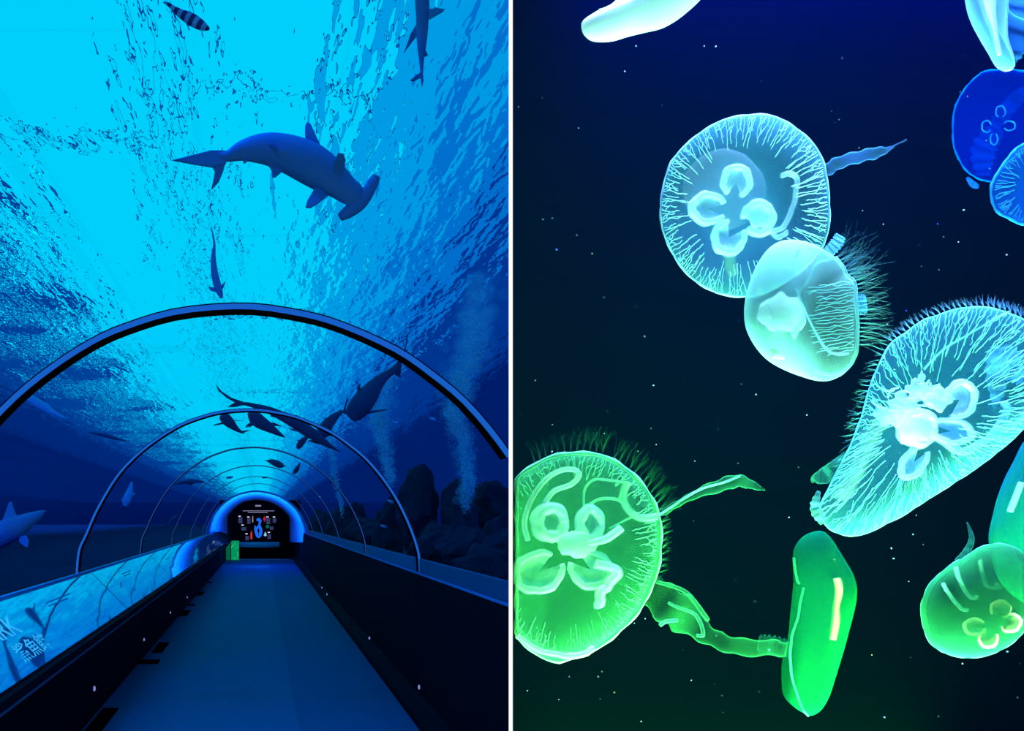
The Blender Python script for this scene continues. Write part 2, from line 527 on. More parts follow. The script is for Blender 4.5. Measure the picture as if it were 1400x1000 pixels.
for (x0, x1, mt) in ((-12.0, 1.62, 'ceiling_blue'), (-17.0, -12.0, 'ceiling_deep')):      # added glowing sheets that lift the dark gaps between and beside the skylights
    tag(MB().box((x0, 4, ZL + 0.3), (x1, 490, ZL + 0.35)).build('ceiling', M[mt], smooth=False), kind='structure')
for (x, wd) in ((-5.75, 0.35), (-6.5, 0.2), (-7.3, 0.16), (-8.3, 0.14), (-9.6, 0.12)):      # added glowing strips that make the glints on the left side
    y0 = 4.0
    while y0 < 300:
        ln = R.uniform(2.5, 5) * (1 + y0 / 30)
        tag(MB().box((x, y0, ZL), (x + wd, y0 + ln, ZL + 0.05)).build('glint_strip', M['spot'], smooth=False), kind='structure')
        y0 += ln + R.uniform(0.5, 2) * (1 + y0 / 30)

# added dividing wall between tunnel and jellyfish tank; the white dividing line glows by itself
def ray(px, Y): return (px - CX) * Y / F
m = MB().prism([(ray(698.6, 1.5), 1.5, -0.1), (ray(701.6, 1.5), 1.5, -0.1), (ray(702.0, 3.7), 3.7, -0.1), (ray(698.6, 3.7), 3.7, -0.1)], (0, 0, 4.7))
tag(m.build('wall_divider', M['ink'], smooth=False), kind='structure')
m = MB().box((ray(697.6, 1.49), 1.497, -0.1), (ray(702.6, 1.49), 1.499, 4.6))
tag(m.build('trim_1', M['white'], smooth=False), kind='structure')
M['tankwall'] = paint('tank_back_paint', (0.0001, 0.0016, 0.0028), 0.9, 0.1, 2, spec=0.0)
tag(MB().box((ray(701, 3.7), 3.7, -0.1), (4.2, 3.75, 4.6)).build('wall_back', M['tankwall'], smooth=False), kind='structure')

tag(MB().box((0.43, 1.5, -0.1), (4.2, 3.7, 0.28)).build('wall_tank_foot', M['ink'], smooth=False), kind='structure')
tag(MB().box((0.43, 1.5, 4.45), (4.2, 3.75, 4.6)).build('ceiling_tank', M['ink'], smooth=False), kind='structure')
tag(MB().box((4.2, 1.5, -0.1), (4.25, 3.75, 4.6)).build('wall_tank_right', M['ink'], smooth=False), kind='structure')
tag(MB().box((ray(703.5, 1.52), 1.505, 0.28), (4.2, 1.52, 4.45)).build('window_9', M['pane'], smooth=False), kind='structure')

# ------------------------------------------------------------------ mirror panels on the left parapet
def on_panel(Y, t, lift=0.004):
    n = Vector((0.71, 0, 0.704))
    return panel_pt(Y, t) + n * lift


seams = [0.5, 3.74, 7.5, 11.3, 15.1, 18.9, 22.7, 26.4]
pl = ['reflecting sloped info panel with large lettering, nearest on the left parapet',
      'second reflecting sloped panel on the left parapet, carrying the shark lettering', 'third reflecting sloped panel on the left parapet',
      'fourth reflecting sloped panel on the left parapet', 'fifth reflecting sloped panel on the left parapet',
      'sixth reflecting sloped panel on the left parapet', 'last reflecting sloped panel beside the blue lining']
panels = []
for i in range(len(seams) - 1):
    y0, y1 = seams[i] + 0.012, seams[i + 1] - 0.012
    n = Vector((0.71, 0, 0.704)) * 0.006
    m = MB().prism([on_panel(y0, 0.02, 0.001), on_panel(y1, 0.02, 0.001), on_panel(y1, 0.97, 0.001), on_panel(y0, 0.97, 0.001)], n)
    o = m.build('info_panel', M['mirror'], smooth=False)
    tag(o, pl[i], 'sign', 'sloped panels on the left parapet')
    panels.append(o)


def text_mesh(txt, size, bold=0.0):
    c = bpy.data.curves.new('lettering', 'FONT')
    c.body = txt; c.size = size; c.offset = bold; c.extrude = 0
    o = bpy.data.objects.new('lettering', c); col.objects.link(o)
    bpy.context.view_layer.update()
    me = bpy.data.meshes.new_from_object(o.evaluated_get(bpy.context.evaluated_depsgraph_get()))
    v = [tuple(p.co) for p in me.vertices]; f = [tuple(p.vertices) for p in me.polygons]
    bpy.data.objects.remove(o); bpy.data.meshes.remove(me)
    return v, f


def panel_text(txt, Y, t, size, parent, bold=0.0, name='lettering'):
    v, f = text_mesh(txt, size, bold)
    sl = math.hypot(0.32, 0.323)
    mesh(name, [on_panel(Y + p[0], t + p[1] / sl * 0.62, 0.0078) for p in v], f, M['letter'], parent, smooth=False)


panel_text('\u9bca\u9b5a\u9928', 4.42, 0.17, 0.20, panels[1], 0.002)
panel_text('SHARK', 3.95, 0.50, 0.27, panels[1], 0.004)
for (Y, t, n) in ((5.6, 0.72, 14), (5.6, 0.66, 11), (8.6, 0.7, 12), (8.6, 0.64, 9), (12.3, 0.62, 10)):
    m = MB()
    for k in range(n):                          # caption too small to read
        y = Y + k * 0.05
        m.v += [tuple(on_panel(y, t, 0.0078)), tuple(on_panel(y + 0.038, t, 0.0078)), tuple(on_panel(y + 0.038, t + 0.022, 0.0078)), tuple(on_panel(y, t + 0.022, 0.0078))]
        q = 4 * k; m.f.append((q, q + 1, q + 2, q + 3))
    m.build('caption', M['caption'], panels[1 if Y < 7.5 else 2 if Y < 11 else 3], smooth=False)

# edge lights on the parapets
def wall_light(Y, p, lab, r=0.02):
    m = MB().sphere(p, r, 8, 5, (0.5, 1, 1))
    tag(m.build('marker_light', M['marker']), lab, 'light', 'marker lights on the parapets')


def left_at(px, py):                            # where a ray meets the left fascia
    dx = (px - CX) / F; return Vector((-1.355, -1.355 / dx, H + (CY - py) / F * (-1.355 / dx)))


def right_at(px, py, X):
    dx = (px - CX) / F; return Vector((X, X / dx, H + (CY - py) / F * (X / dx)))


for px, py, lab in ((129, 942, 'brightest round blue marker light on the left fascia'), (197, 875, 'second faint marker light along the left fascia'),
                    (233, 838, 'third faint marker light along the left fascia'), (256, 817, 'fourth faint marker light along the left fascia')):
    wall_light(0, left_at(px, py), lab, 0.018 if px > 130 else 0.022)
for px, py, X, lab in ((573, 940, 1.297, 'small white marker light at the foot of the right parapet, nearest one'), (505, 873, 1.28, 'small white marker light at the foot of the right parapet, middle one'),
                    (447, 813, 1.225, 'small marker light low on the right parapet under a taller one'), (440, 804, 1.235, 'tall white marker light on the far right parapet')):
    wall_light(0, right_at(px, py, X), lab, 0.02)

# dark sheets painting the shade of the skirting recesses along the left edge
for px, py, wd, lab in ((204, 906, 1, 'nearest short painted recess shade at the foot of the left fascia'), (218, 886, 0, 'long painted recess shade behind the nearest short one'),
                        (258, 828, 1, 'second short painted recess shade along the left fascia'), (252, 839, 0, 'long painted recess shade before the second short one'),
                        (284, 797, 1, 'farthest short painted recess shade along the left fascia'), (273, 812, 0, 'long painted recess shade before the farthest short one'),
                        (137, 985, 0, 'long painted recess shade at the bottom edge, below the brightest marker light')):
    Y = H * F / (py - CY); x = (px - CX) * Y / F
    m = MB().box((x - 0.11, Y - 0.12, 0.0), (x + 0.11, Y + 0.12, 0.012)) if wd else MB().box((x - 0.05, Y - 0.42, 0.0), (x + 0.08, Y + 0.42, 0.008))
    tag(m.build('recess_shade', M['ink'], smooth=False), lab, 'shadow', 'painted recess shade along the left floor edge')
tag(MB().box((-1.3, 33.9, 0.0), (1.1, 34.0, 0.02)).build('trim_2', M['rib'], smooth=False), kind='structure')

# ------------------------------------------------------------------ end of the passage
YB = 36.38
def ep(px, py, dy=0): return at(px, py, YB - dy)
board = empty('wall_chart', ep(354, 748), 'dark seahorse chart with small text on the end wall', 'sign')
MB().prism([ep(318, 745), ep(383, 745), ep(383, 684), ep(318, 684)], (0, 0.015, 0)).build('board', M['navy'], board, smooth=False)
def bars(lines, mat, name):
    m = MB()
    for (x0, x1, y, h) in lines:
        m.prism([ep(x0, y, .02), ep(x1, y, .02), ep(x1, y - h, .02), ep(x0, y - h, .02)], (0, 0.01, 0))
    return m.build(name, mat, board, smooth=False)
bars([(332, 375, 699.3, .9), (339, 366, 701.6, .9), (349, 357, 693, 2.2)], M['chartgrey'], 'heading')
blk = []
for (x, y, w_, n) in ((326, 708, 6, 5), (338, 709, 5, 5), (364, 709, 6, 5), (373, 709, 5, 4), (330, 721, 7, 3), (335.5, 733, 5.5, 4), (366, 731, 5, 4), (369, 720, 5, 3)):
    for k in range(n): blk.append((x, x + w_ * (1 - .2 * (k % 2)), y + 1.3 + k * 1.5, .7))
bars(blk, M['charttext'], 'text_block')['kind'] = 'stuff'
bars([(x, x + 3.2, y, 1.5) for (x, y) in ((326, 707), (338, 708), (364, 708), (373, 708), (330, 719), (335.5, 731), (366, 729))], M['chartwhite'], 'subheading')['kind'] = 'stuff'
sh = [(350.5, 710), (352, 709), (355, 708.8), (357, 710.5), (357.8, 713), (356.5, 716), (356, 718.5), (358, 722), (359, 727), (358, 732), (355.5, 735.5), (353, 736), (350.5, 734.5), (348.6, 730), (347.6, 724), (348.2, 718),
      (350.2, 721), (352.5, 719), (353.8, 716), (353.5, 713.5), (352.6, 712.4), (350.8, 712.8)]
MB().prism([ep(x, y, .025) for x, y in sh], (0, 0.01, 0)).build('seahorse_figure', M['chartblue'], board, smooth=False)
MB().prism([ep(x, y, .03) for x, y in ((353.4, 722), (355.2, 726), (354, 729), (353.6, 735), (353, 729), (351.8, 726))], (0, 0.01, 0)).build('seahorse_gap', M['navy'], board, smooth=False)
for nm, mt, pg in (('red_spindle', 'chartred', [(343.6, 725.5), (344.6, 730), (344.7, 737.5), (342.7, 737.5), (342.7, 730)]), ('pink_diamond', 'chartpink', [(361.5, 706), (363.2, 710), (361.5, 714), (359.7, 710)]),
                   ('white_sail', 'chartpale', [(362.8, 727), (364.8, 732), (363, 734), (360.6, 732.5)]), ('green_square', 'chartgreen', [(363.5, 718), (368, 718), (368, 722.5), (363.5, 722.5)]),
                   ('yellow_rod', 'chartyellow', [(345, 706), (346, 706), (346.2, 714.5), (344.8, 714.5)])):
    MB().prism([ep(x, y, .025) for x, y in pg], (0, 0.01, 0)).build(nm, M[mt], board, smooth=False)
# curved counter under the chart
m = MB()
cp = [at(327 + 56 * k / 12, 0, 0.001) for k in range(13)]
pts = []
for k in range(13):
    px = 327 + 56 * k / 12; u = (k - 6) / 6
    pts.append((ray(px, 35.9), 35.9 - 0.5 * (1 - u * u)))
for (x, y) in pts: m.v += [(x, y, 0.62), (x, y, 0.42), (x, 36.3, 0.42), (x, 36.3, 0.62)]
for k in range(12):
    for q in range(4): m.f.append((k * 4 + q, k * 4 + (q + 1) % 4, k * 4 + 4 + (q + 1) % 4, k * 4 + 4 + q))
m.f += [(0, 1, 2, 3), (48, 49, 50, 51)]
c = empty('counter', (0, 36, 0), 'curved grey counter beneath the seahorse chart', 'counter')
m.build('counter_edge', M['counter'], c)
MB().box((-0.9, 35.75, 0), (0.7, 36.3, 0.42)).build('counter_base', M['ink'], c, smooth=False)
tag(MB().box((ray(382, 35.0), 34.8, 0), (ray(396, 35.0), 35.0, 2.3)).build('door_1', M['ink'], smooth=False), kind='structure')
# green lit tank by the passage mouth
g = empty('lit_tank', at(319, 766, 33.45), 'small green glowing tank at the end of the passage', 'tank')
MB().prism([at(316, 766, 33.45), at(326.5, 766, 33.45), at(326.5, 740, 33.45), at(316, 740, 33.45)], (0, 0.3, 0)).build('tank_front', M['greenglow'], g, smooth=False)
MB().prism([at(307, 766, 33.45), at(315, 766, 33.45), at(315, 742, 33.45), at(307, 752, 33.45)], (0, 0.3, 0)).build('tank_side', M['greendim'], g, smooth=False)
MB().prism([at(315, 766, 33.42), at(316, 766, 33.42), at(316, 740, 33.42), at(315, 740, 33.42)], (0, 0.3, 0)).build('tank_post', M['ink'], g, smooth=False)

# ------------------------------------------------------------------ sharks and fish
def fish(name, label, cat, Y, spine, fins=(), sc_=1.0, off=(0, 0), mat='shark', k=0.8, tubes=(), vox=1.0, group=None, tilt=0.0, thick=1.3):
    """one continuous body: spine and fins are read in pixels and stand at distance Y; a fin is (points, depth of its tip in pixels)"""
    s = Y / F
    c0 = at(*[spine[len(spine) // 2][i] / sc_ + off[i] for i in (0, 1)], Y)
    def P(x, y, d=0.0):
        return at(x / sc_ + off[0], y / sc_ + off[1], Y) + Vector((0, d * s, 0))
    m = MB()
    for sp in [spine] + list(tubes):
        q = smooth_path([(p[0], p[1], p[2]) for p in sp], 40)
        pts = [P(p[0], p[1]) for p in q]; n0 = len(m.v); seg = 20
        for i, p in enumerate(pts):
            t = (pts[min(i + 1, len(pts) - 1)] - pts[max(i - 1, 0)]).normalized()
            a = Vector((0, 1, 0)); b_ = t.cross(a).normalized(); r = max(q[i][2], 0.6) / sc_ * s
            for g_ in range(seg):
                an = 2 * math.pi * g_ / seg
                m.v.append(tuple(p + a * (r * k * math.cos(an)) + b_ * (r * math.sin(an))))
        for i in range(len(pts) - 1):
            for g_ in range(seg):
                m.f.append((n0 + i * seg + g_, n0 + i * seg + (g_ + 1) % seg, n0 + (i + 1) * seg + (g_ + 1) % seg, n0 + (i + 1) * seg + g_))
        m.f += [tuple(n0 + g_ for g_ in range(seg)), tuple(n0 + (len(pts) - 1) * seg + g_ for g_ in range(seg))]
    for fn in fins:
        pg, dy = fn
        th = thick * s
        n = len(pg)
        base = Vector((sum(p[0] for p in (pg[0], pg[-1])) / 2, sum(p[1] for p in (pg[0], pg[-1])) / 2))
        far_ = max((Vector(p) - base).length for p in pg) or 1
        pts = [P(p[0], p[1], dy * ((Vector(p) - base).length / far_)) for p in pg]
        m.prism([p - Vector((0, th, 0)) for p in pts], (0, 2 * th, 0))
    o = m.build(name, M[mat])
    if vox:
        md = o.modifiers.new('skin', 'REMESH'); md.mode = 'VOXEL'; md.voxel_size = vox * s; md.use_smooth_shade = True
        ms = o.modifiers.new('soft', 'SMOOTH'); ms.iterations = 3; ms.factor = 0.5
    return tag(o, label, cat, group)


fish('hammerhead_shark', 'large hammerhead shark swimming just below the bright water surface', 'shark', 7.0,
     [(330, 270, 20), (395, 280, 32), (480, 249, 58), (560, 236, 80), (640, 236, 96), (720, 252, 108), (800, 280, 118), (900, 328, 124), (1000, 395, 112), (1060, 440, 92), (1110, 480, 80), (1165, 515, 70), (1190, 525, 50)],
     [([(390, 248), (300, 248), (190, 280), (68, 315), (200, 335), (310, 350), (390, 325)], -6), ([(300, 330), (322, 370), (310, 430), (299, 476), (345, 430), (375, 360), (385, 318)], 4),
      ([(865, 190), (862, 120), (864, 80), (878, 58), (898, 75), (920, 130), (975, 250)], 8), ([(925, 470), (870, 580), (857, 634), (890, 630), (930, 595), (1000, 525)], -30),
      ([(1030, 440), (1020, 375), (1045, 332), (1075, 335), (1092, 360), (1080, 440)], -40), ([(625, 320), (660, 370), (666, 424), (686, 420), (730, 378)], -10),
      ([(488, 300), (497, 336), (528, 308)], -6), ([(745, 290), (700, 268), (650, 284), (640, 296), (690, 302)], -46)],
     4.375, (220, 150), 'shark_top', 0.75, tubes=[[(1287, 396, 24), (1270, 432, 34), (1232, 500, 40), (1185, 562, 43), (1120, 612, 38), (1070, 645, 24)]], vox=0.8, thick=2.0)
fish('reef_shark', 'shark seen from below near the top edge of the tunnel view', 'shark', 7.2,
     [(906, -120, 20), (907, -60, 36), (909, 20, 39), (910, 90, 35), (908, 170, 32), (906, 250, 25), (905, 320, 15), (906, 400, 8)],
     [([(935, 70), (980, 73), (1016, 98), (1005, 106), (940, 124)], -20), ([(880, 122), (850, 170), (817, 258), (835, 235), (884, 185)], 20),
      ([(900, 395), (860, 425), (842, 440), (860, 446), (900, 425), (907, 482), (917, 440), (912, 395)], 0), ([(920, 250), (944, 292), (925, 302), (910, 290)], 5)], 4, (350, 0), vox=0.6)
fish('small_shark', 'small slender shark diving in the bright water above the nearest arch', 'shark', 9.5,
     [(1155, 235, 2), (1165, 290, 5), (1172, 340, 7), (1167, 400, 13), (1170, 470, 18), (1181, 530, 21), (1195, 580, 20), (1206, 612, 15), (1212, 632, 6)],
     [([(1178, 570), (1134, 560), (1150, 585), (1185, 600)], 8), ([(1200, 572), (1236, 546), (1224, 578), (1206, 592)], -8)], 4, (0, 250), vox=0.5, thick=0.8)
fish('striped_fish', 'small banded fish at the very top left of the water', 'fish', 6.0,
     [(905, 15, 6), (945, 42, 13), (990, 75, 24), (1040, 102, 33), (1090, 132, 30), (1128, 152, 17), (1145, 160, 6)],
     [([(930, 42), (886, 6), (915, 5), (955, 32)], 2), ([(985, 55), (1040, 62), (1090, 92), (1040, 90)], 2), ([(1010, 115), (1025, 140), (1060, 135)], -3), ([(940, 55), (960, 80), (1000, 95)], 0)], 4, (220 - 220, 0), 'banded', vox=0.5, thick=0.7)
fish('grey_shark', 'pale shark swimming in from the left edge, low by the parapet', 'shark', 8.0,
     [(-300, 830, 150), (-150, 770, 185), (0, 690, 190), (150, 615, 190), (300, 540, 160), (420, 470, 120), (550, 405, 82), (640, 352, 48), (692, 322, 14)],
     [([(-20, 540), (40, 440), (85, 280), (105, 190), (130, 172), (160, 200), (190, 290), (240, 400)], 10), ([(330, 700), (440, 690), (490, 775), (482, 870), (440, 862), (300, 790)], -20)], 11.1, (0, 670), vox=0.5, thick=1.2)
cl = 'sharks gathered under the second arch'
fish('long_shark', 'longest shark of the cluster, its tail rising to the left over the second arch', 'shark', 12.0,
     [(330, 365, 14), (400, 368, 18), (480, 388, 24), (600, 422, 34), (720, 475, 44), (850, 540, 56), (950, 605, 58), (1060, 675, 50), (1150, 740, 34), (1220, 785, 18), (1300, 828, 4)],
     [([(385, 352), (260, 308), (160, 243), (95, 165), (130, 240), (210, 310), (290, 355), (375, 385)], 6), ([(300, 345), (215, 405), (300, 400), (375, 380)], -6), ([(870, 620), (780, 608), (830, 630), (970, 662)], -20),
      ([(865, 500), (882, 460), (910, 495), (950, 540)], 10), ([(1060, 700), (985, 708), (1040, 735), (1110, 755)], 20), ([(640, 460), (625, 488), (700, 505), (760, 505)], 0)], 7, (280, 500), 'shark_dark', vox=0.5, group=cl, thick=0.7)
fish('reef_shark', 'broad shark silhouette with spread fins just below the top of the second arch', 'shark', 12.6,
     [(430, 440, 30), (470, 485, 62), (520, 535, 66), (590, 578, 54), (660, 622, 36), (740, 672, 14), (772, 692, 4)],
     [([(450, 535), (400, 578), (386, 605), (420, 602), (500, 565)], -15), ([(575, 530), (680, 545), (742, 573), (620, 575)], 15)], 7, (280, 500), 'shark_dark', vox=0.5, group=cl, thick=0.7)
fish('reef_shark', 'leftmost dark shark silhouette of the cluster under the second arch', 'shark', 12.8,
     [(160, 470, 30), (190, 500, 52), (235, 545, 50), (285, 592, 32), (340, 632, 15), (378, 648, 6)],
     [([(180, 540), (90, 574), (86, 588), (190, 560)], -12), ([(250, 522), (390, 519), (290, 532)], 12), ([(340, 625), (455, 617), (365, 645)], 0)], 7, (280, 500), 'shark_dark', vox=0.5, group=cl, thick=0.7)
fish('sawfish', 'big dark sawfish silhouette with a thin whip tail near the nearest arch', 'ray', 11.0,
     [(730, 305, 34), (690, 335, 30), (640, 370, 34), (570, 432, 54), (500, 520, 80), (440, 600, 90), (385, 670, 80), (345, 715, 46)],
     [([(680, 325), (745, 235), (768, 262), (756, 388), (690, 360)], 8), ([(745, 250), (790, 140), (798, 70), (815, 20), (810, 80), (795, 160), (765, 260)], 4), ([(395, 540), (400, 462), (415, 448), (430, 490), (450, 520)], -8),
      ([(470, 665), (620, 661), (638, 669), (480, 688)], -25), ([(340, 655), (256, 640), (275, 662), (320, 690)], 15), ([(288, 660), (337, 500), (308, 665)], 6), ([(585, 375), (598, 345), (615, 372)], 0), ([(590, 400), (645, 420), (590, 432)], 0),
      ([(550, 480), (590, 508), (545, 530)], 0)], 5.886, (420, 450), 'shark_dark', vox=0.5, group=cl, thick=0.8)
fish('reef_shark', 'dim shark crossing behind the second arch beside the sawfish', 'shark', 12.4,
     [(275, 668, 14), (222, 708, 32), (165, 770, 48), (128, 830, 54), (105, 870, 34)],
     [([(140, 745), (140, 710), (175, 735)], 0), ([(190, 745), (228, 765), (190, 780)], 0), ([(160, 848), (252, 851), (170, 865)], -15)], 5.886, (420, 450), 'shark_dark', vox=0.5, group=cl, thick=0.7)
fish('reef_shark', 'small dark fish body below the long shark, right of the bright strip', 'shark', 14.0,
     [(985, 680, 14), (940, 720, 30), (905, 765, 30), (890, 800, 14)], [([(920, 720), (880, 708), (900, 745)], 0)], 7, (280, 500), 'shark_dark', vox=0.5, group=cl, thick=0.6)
fish('sea_turtle', 'small dark turtle over the third arch in the bright strip', 'turtle', 18.0,
     [(600, 912, 10), (640, 920, 24), (690, 940, 34), (735, 958, 26), (755, 968, 10)],
     [([(620, 925), (560, 908), (600, 905)], 3), ([(640, 935), (610, 952), (665, 945)], -3), ([(640, 905), (640, 892), (690, 908)], 3), ([(745, 955), (805, 968), (740, 968)], 0)], 7, (280, 500), 'shark_dark', vox=0.4, thick=0.5)
fish('reef_shark', 'tiny dark fish near the right edge of the bright strip, below the turtle', 'fish', 20.0,
     [(1312, 205, 8), (1280, 270, 28), (1255, 310, 26), (1232, 330, 8)], [([(1290, 240), (1330, 190), (1300, 260)], 0)], 8.75, (260, 610), 'shark_dark', vox=0.5, thick=0.5)
fish('small_fish', 'thin dark fish silhouette on the fifth arch line', 'fish', 22.0, [(860, 385, 6), (885, 378, 12), (920, 378, 8), (960, 385, 3)], [([(870, 380), (855, 370), (885, 385)], 0)], 8.75, (260, 610), 'shark_dark', vox=0.35, thick=0.4)
fish('small_fish', 'pinkish fish left of the bright strip near the far arches', 'fish', 17.0, [(428, 390, 4), (450, 380, 14), (490, 375, 14), (515, 370, 5)], [([(440, 380), (425, 370), (430, 395)], 0)], 8.75, (260, 610), 'pinkfish', vox=0.4, thick=0.4)
fish('reef_shark', 'pale blurred fish at upper left just below the nearest arch', 'fish', 10.0, [(120, 165, 6), (160, 178, 18), (220, 215, 24), (300, 263, 13), (372, 292, 3)],
     [([(190, 205), (215, 238), (245, 235)], 0), ([(240, 205), (262, 200), (285, 240)], 0)], 4, (0, 500), 'shark_pale', vox=0.5, thick=0.6)
fish('reef_shark', 'faint thin fish in dark water left of the second arch', 'fish', 13.0, [(488, 366, 4), (560, 378, 11), (620, 394, 10), (688, 414, 3)], [([(540, 372), (575, 366), (590, 385)], 0)], 4, (0, 500), 'shark_faint', vox=0.5, thick=0.4)
fish('blue_fish', 'blue fish facing down inside the second arch on the left', 'fish', 12.0, [(722, 638, 6), (712, 680, 16), (700, 715, 22), (690, 745, 22), (682, 768, 12)],
     [([(715, 690), (740, 702), (715, 720)], 0), ([(690, 720), (660, 735), (685, 748)], 0)], 4, (0, 500), 'shark_pale', vox=0.5, thick=0.6)
fish('reef_shark', 'faint shark behind the third arch on the left', 'shark', 17.0, [(955, 650, 5), (1000, 638, 11), (1050, 632, 14), (1112, 636, 5)], [([(1020, 640), (1040, 662), (1060, 645)], 0)], 4, (0, 500), 'shark_faint', vox=0.5, thick=0.4)
fish('small_fish', 'faint small fish low behind the fourth arch on the left', 'fish', 17.0, [(918, 868, 4), (945, 840, 9), (978, 812, 4)], [([(925, 860), (915, 850), (935, 862)], 0)], 4, (0, 500), 'shark_faint', vox=0.5, thick=0.4)
bl = [('small pale blue fish in the dark water beside the second bubble column', 541, 578), ('small pale blue fish between the bubble columns', 592, 573), ('tiny bright fish by the rocks under the tall boulder', 611, 719),
      ('tiny fish in front of the rocks behind the second arch', 525, 720), ('small dark fish beside the tallest bubble column', 626, 637), ('small glowing fish at the second arch by the rocks', 534, 686)]
for lab, px, py in bl:
    fish('small_fish', lab, 'fish', 13.0, [(px - 3.5, py - 2, .5), (px - 1, py, 2.0), (px + 2, py + 1, 1.8), (px + 4, py + 2, .5)], [([(px - 2, py), (px - 5, py - 4), (px - 4.5, py + 1)], 0)], 1, (0, 0), 'shark_dark' if 'dark fish' in lab else 'shark_pale', vox=0.3, thick=0.3)

# ------------------------------------------------------------------ tank floor, rocks, bubble columns
def ground(x0, x1, z, name):
    m = MB(); nx, ny = 24, 60
    for j in range(ny + 1):
        for i in range(nx + 1):
            x = x0 + (x1 - x0) * i / nx; y = 4.6 + 150 * (j / ny) ** 1.6
            m.v.append((x, y, z + 0.12 * math.sin(x * 2.1 + y * .7) * math.sin(y * 1.3) + R.uniform(-.03, .03)))
    for j in range(ny):
        for i in range(nx):
            a = j * (nx + 1) + i; m.f.append((a, a + 1, a + nx + 2, a + nx + 1))
    return tag(m.build(name, M['sand']), kind='structure')
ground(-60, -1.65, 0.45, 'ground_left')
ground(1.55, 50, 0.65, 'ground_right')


def boulder(px, py_top, py_bot, wpx, Y, lab, seed):
    r_ = random.Random(seed); s = Y / F
    c = at(px, (py_top + py_bot) / 2, Y); rx = wpx / 2 * s; rz = (py_bot - py_top) / 2 * s
    bm = bmesh.new(); bmesh.ops.create_icosphere(bm, subdivisions=4, radius=1)
    dirs = [(Vector((r_.gauss(0, 1), r_.gauss(0, 1), r_.gauss(0, 1))).normalized(), r_.uniform(.62, .9)) for _ in range(22)]
    v = []
    for p in bm.verts:
        q = p.co.copy()
        for d, h in dirs:
            t = q.dot(d)
            if t > h: q -= d * (t - h)
        q *= 1 + 0.16 * noise.noise(q * 1.9 + Vector((seed, 0, 3))) + 0.09 * noise.noise(q * 4.3 + Vector((0, seed, 0)))
        q *= 1 + 0.02 * math.sin(q.x * 23 + q.y * 17) + 0.05 * math.sin(q.x * 7 + seed) * math.sin(q.z * 6 + seed * 2) + 0.03 * math.sin(q.y * 13 + q.z * 11)
        v.append((c.x + q.x * rx * 1.08, c.y + q.y * (rx + rz) * .5, c.z + q.z * rz * 1.08))
    f = [tuple(x.index for x in fc.verts) for fc in bm.faces]; bm.free()
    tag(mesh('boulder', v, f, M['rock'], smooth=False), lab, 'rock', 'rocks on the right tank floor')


for i, a in enumerate([(572, 640, 760, 62, 12.5, 'tallest square-topped dark boulder right of the second arch'), (628, 664, 790, 66, 12.2, 'dark rounded boulder under the tallest bubble column'),
                       (672, 662, 740, 70, 12.8, 'flat dark boulder beside the dividing wall, upper'), (690, 690, 790, 70, 11.0, 'pale-faced boulder beside the dividing wall, middle'),
                       (640, 715, 800, 90, 10.0, 'broad low boulder in front of the bubble column'), (690, 728, 830, 90, 9.0, 'lowest boulder beside the dividing wall'),
                       (530, 672, 800, 44, 13.5, 'squat boulder left of the tallest one, behind the second arch'), (484, 684, 760, 40, 20.0, 'pointed boulder behind the third arch'),
                       (462, 696, 765, 42, 24.0, 'low boulder behind the fourth arch'), (510, 700, 775, 70, 17.0, 'wide low boulder in front of the squat boulder'),
                       (590, 712, 815, 80, 10.8, 'wide boulder at the foot of the tallest one'), (440, 690, 760, 30, 30.0, 'far small boulder beyond the fifth arch'), (655, 745, 830, 90, 8.6, 'dark near rock just above the right ledge')]):
    boulder(*a, 11 + i)


def plume(path, Y, n, lab, r0):
    m = MB(); s = Y / F; r_ = random.Random(int(path[0][0]))
    q = smooth_path(path, 60)
    for i in range(n):
        u = r_.random(); p = q[int(u * 59)]
        px = p[0] + r_.gauss(0, .42) * p[2]; py = p[1] + r_.gauss(0, 5)
        c = at(px, py, Y) + Vector((0, r_.gauss(0, .5) * p[2] * s, 0))
        m.sphere(c, r0 * s * r_.uniform(.35, 1.1) * (1.25 - .5 * u), 5, 3)
    o = m.build('bubble_column', M['bubble'])
    m = MB()
    for i in range(n // 5):
        u = r_.random(); p = q[int(u * 59)]
        c = at(p[0] + r_.gauss(0, .38) * p[2], p[1] + r_.gauss(0, 6), Y) + Vector((0, r_.gauss(0, .5) * p[2] * s, 0))
        m.sphere(c, p[2] * s * r_.uniform(.25, .55), 10, 7)
    k_ = m.build('bubble_mist', M['mist'], o); k_['kind'] = 'stuff'
    return tag(o, lab, 'bubbles', kind='stuff')


plume([(636, 698, 7), (632, 680, 12), (640, 668, 11), (638, 640, 15), (632, 600, 18), (622, 565, 22), (630, 530, 26), (645, 490, 28), (650, 440, 30), (655, 380, 30)], 12.0, 2600, 'tallest column of rising bubbles, near the dividing wall', 1.0)
plume([(534, 655, 9), (530, 640, 10), (526, 615, 13), (518, 585, 17), (520, 560, 18), (530, 520, 20)], 13.5, 1300, 'middle column of rising bubbles beyond the second arch', 0.9)
plume([(468, 697, 3), (463, 676, 4), (458, 655, 7), (455, 630, 8), (452, 605, 9), (450, 585, 10)], 16.0, 700, 'farthest thin column of rising bubbles beyond the third arch', 0.8)

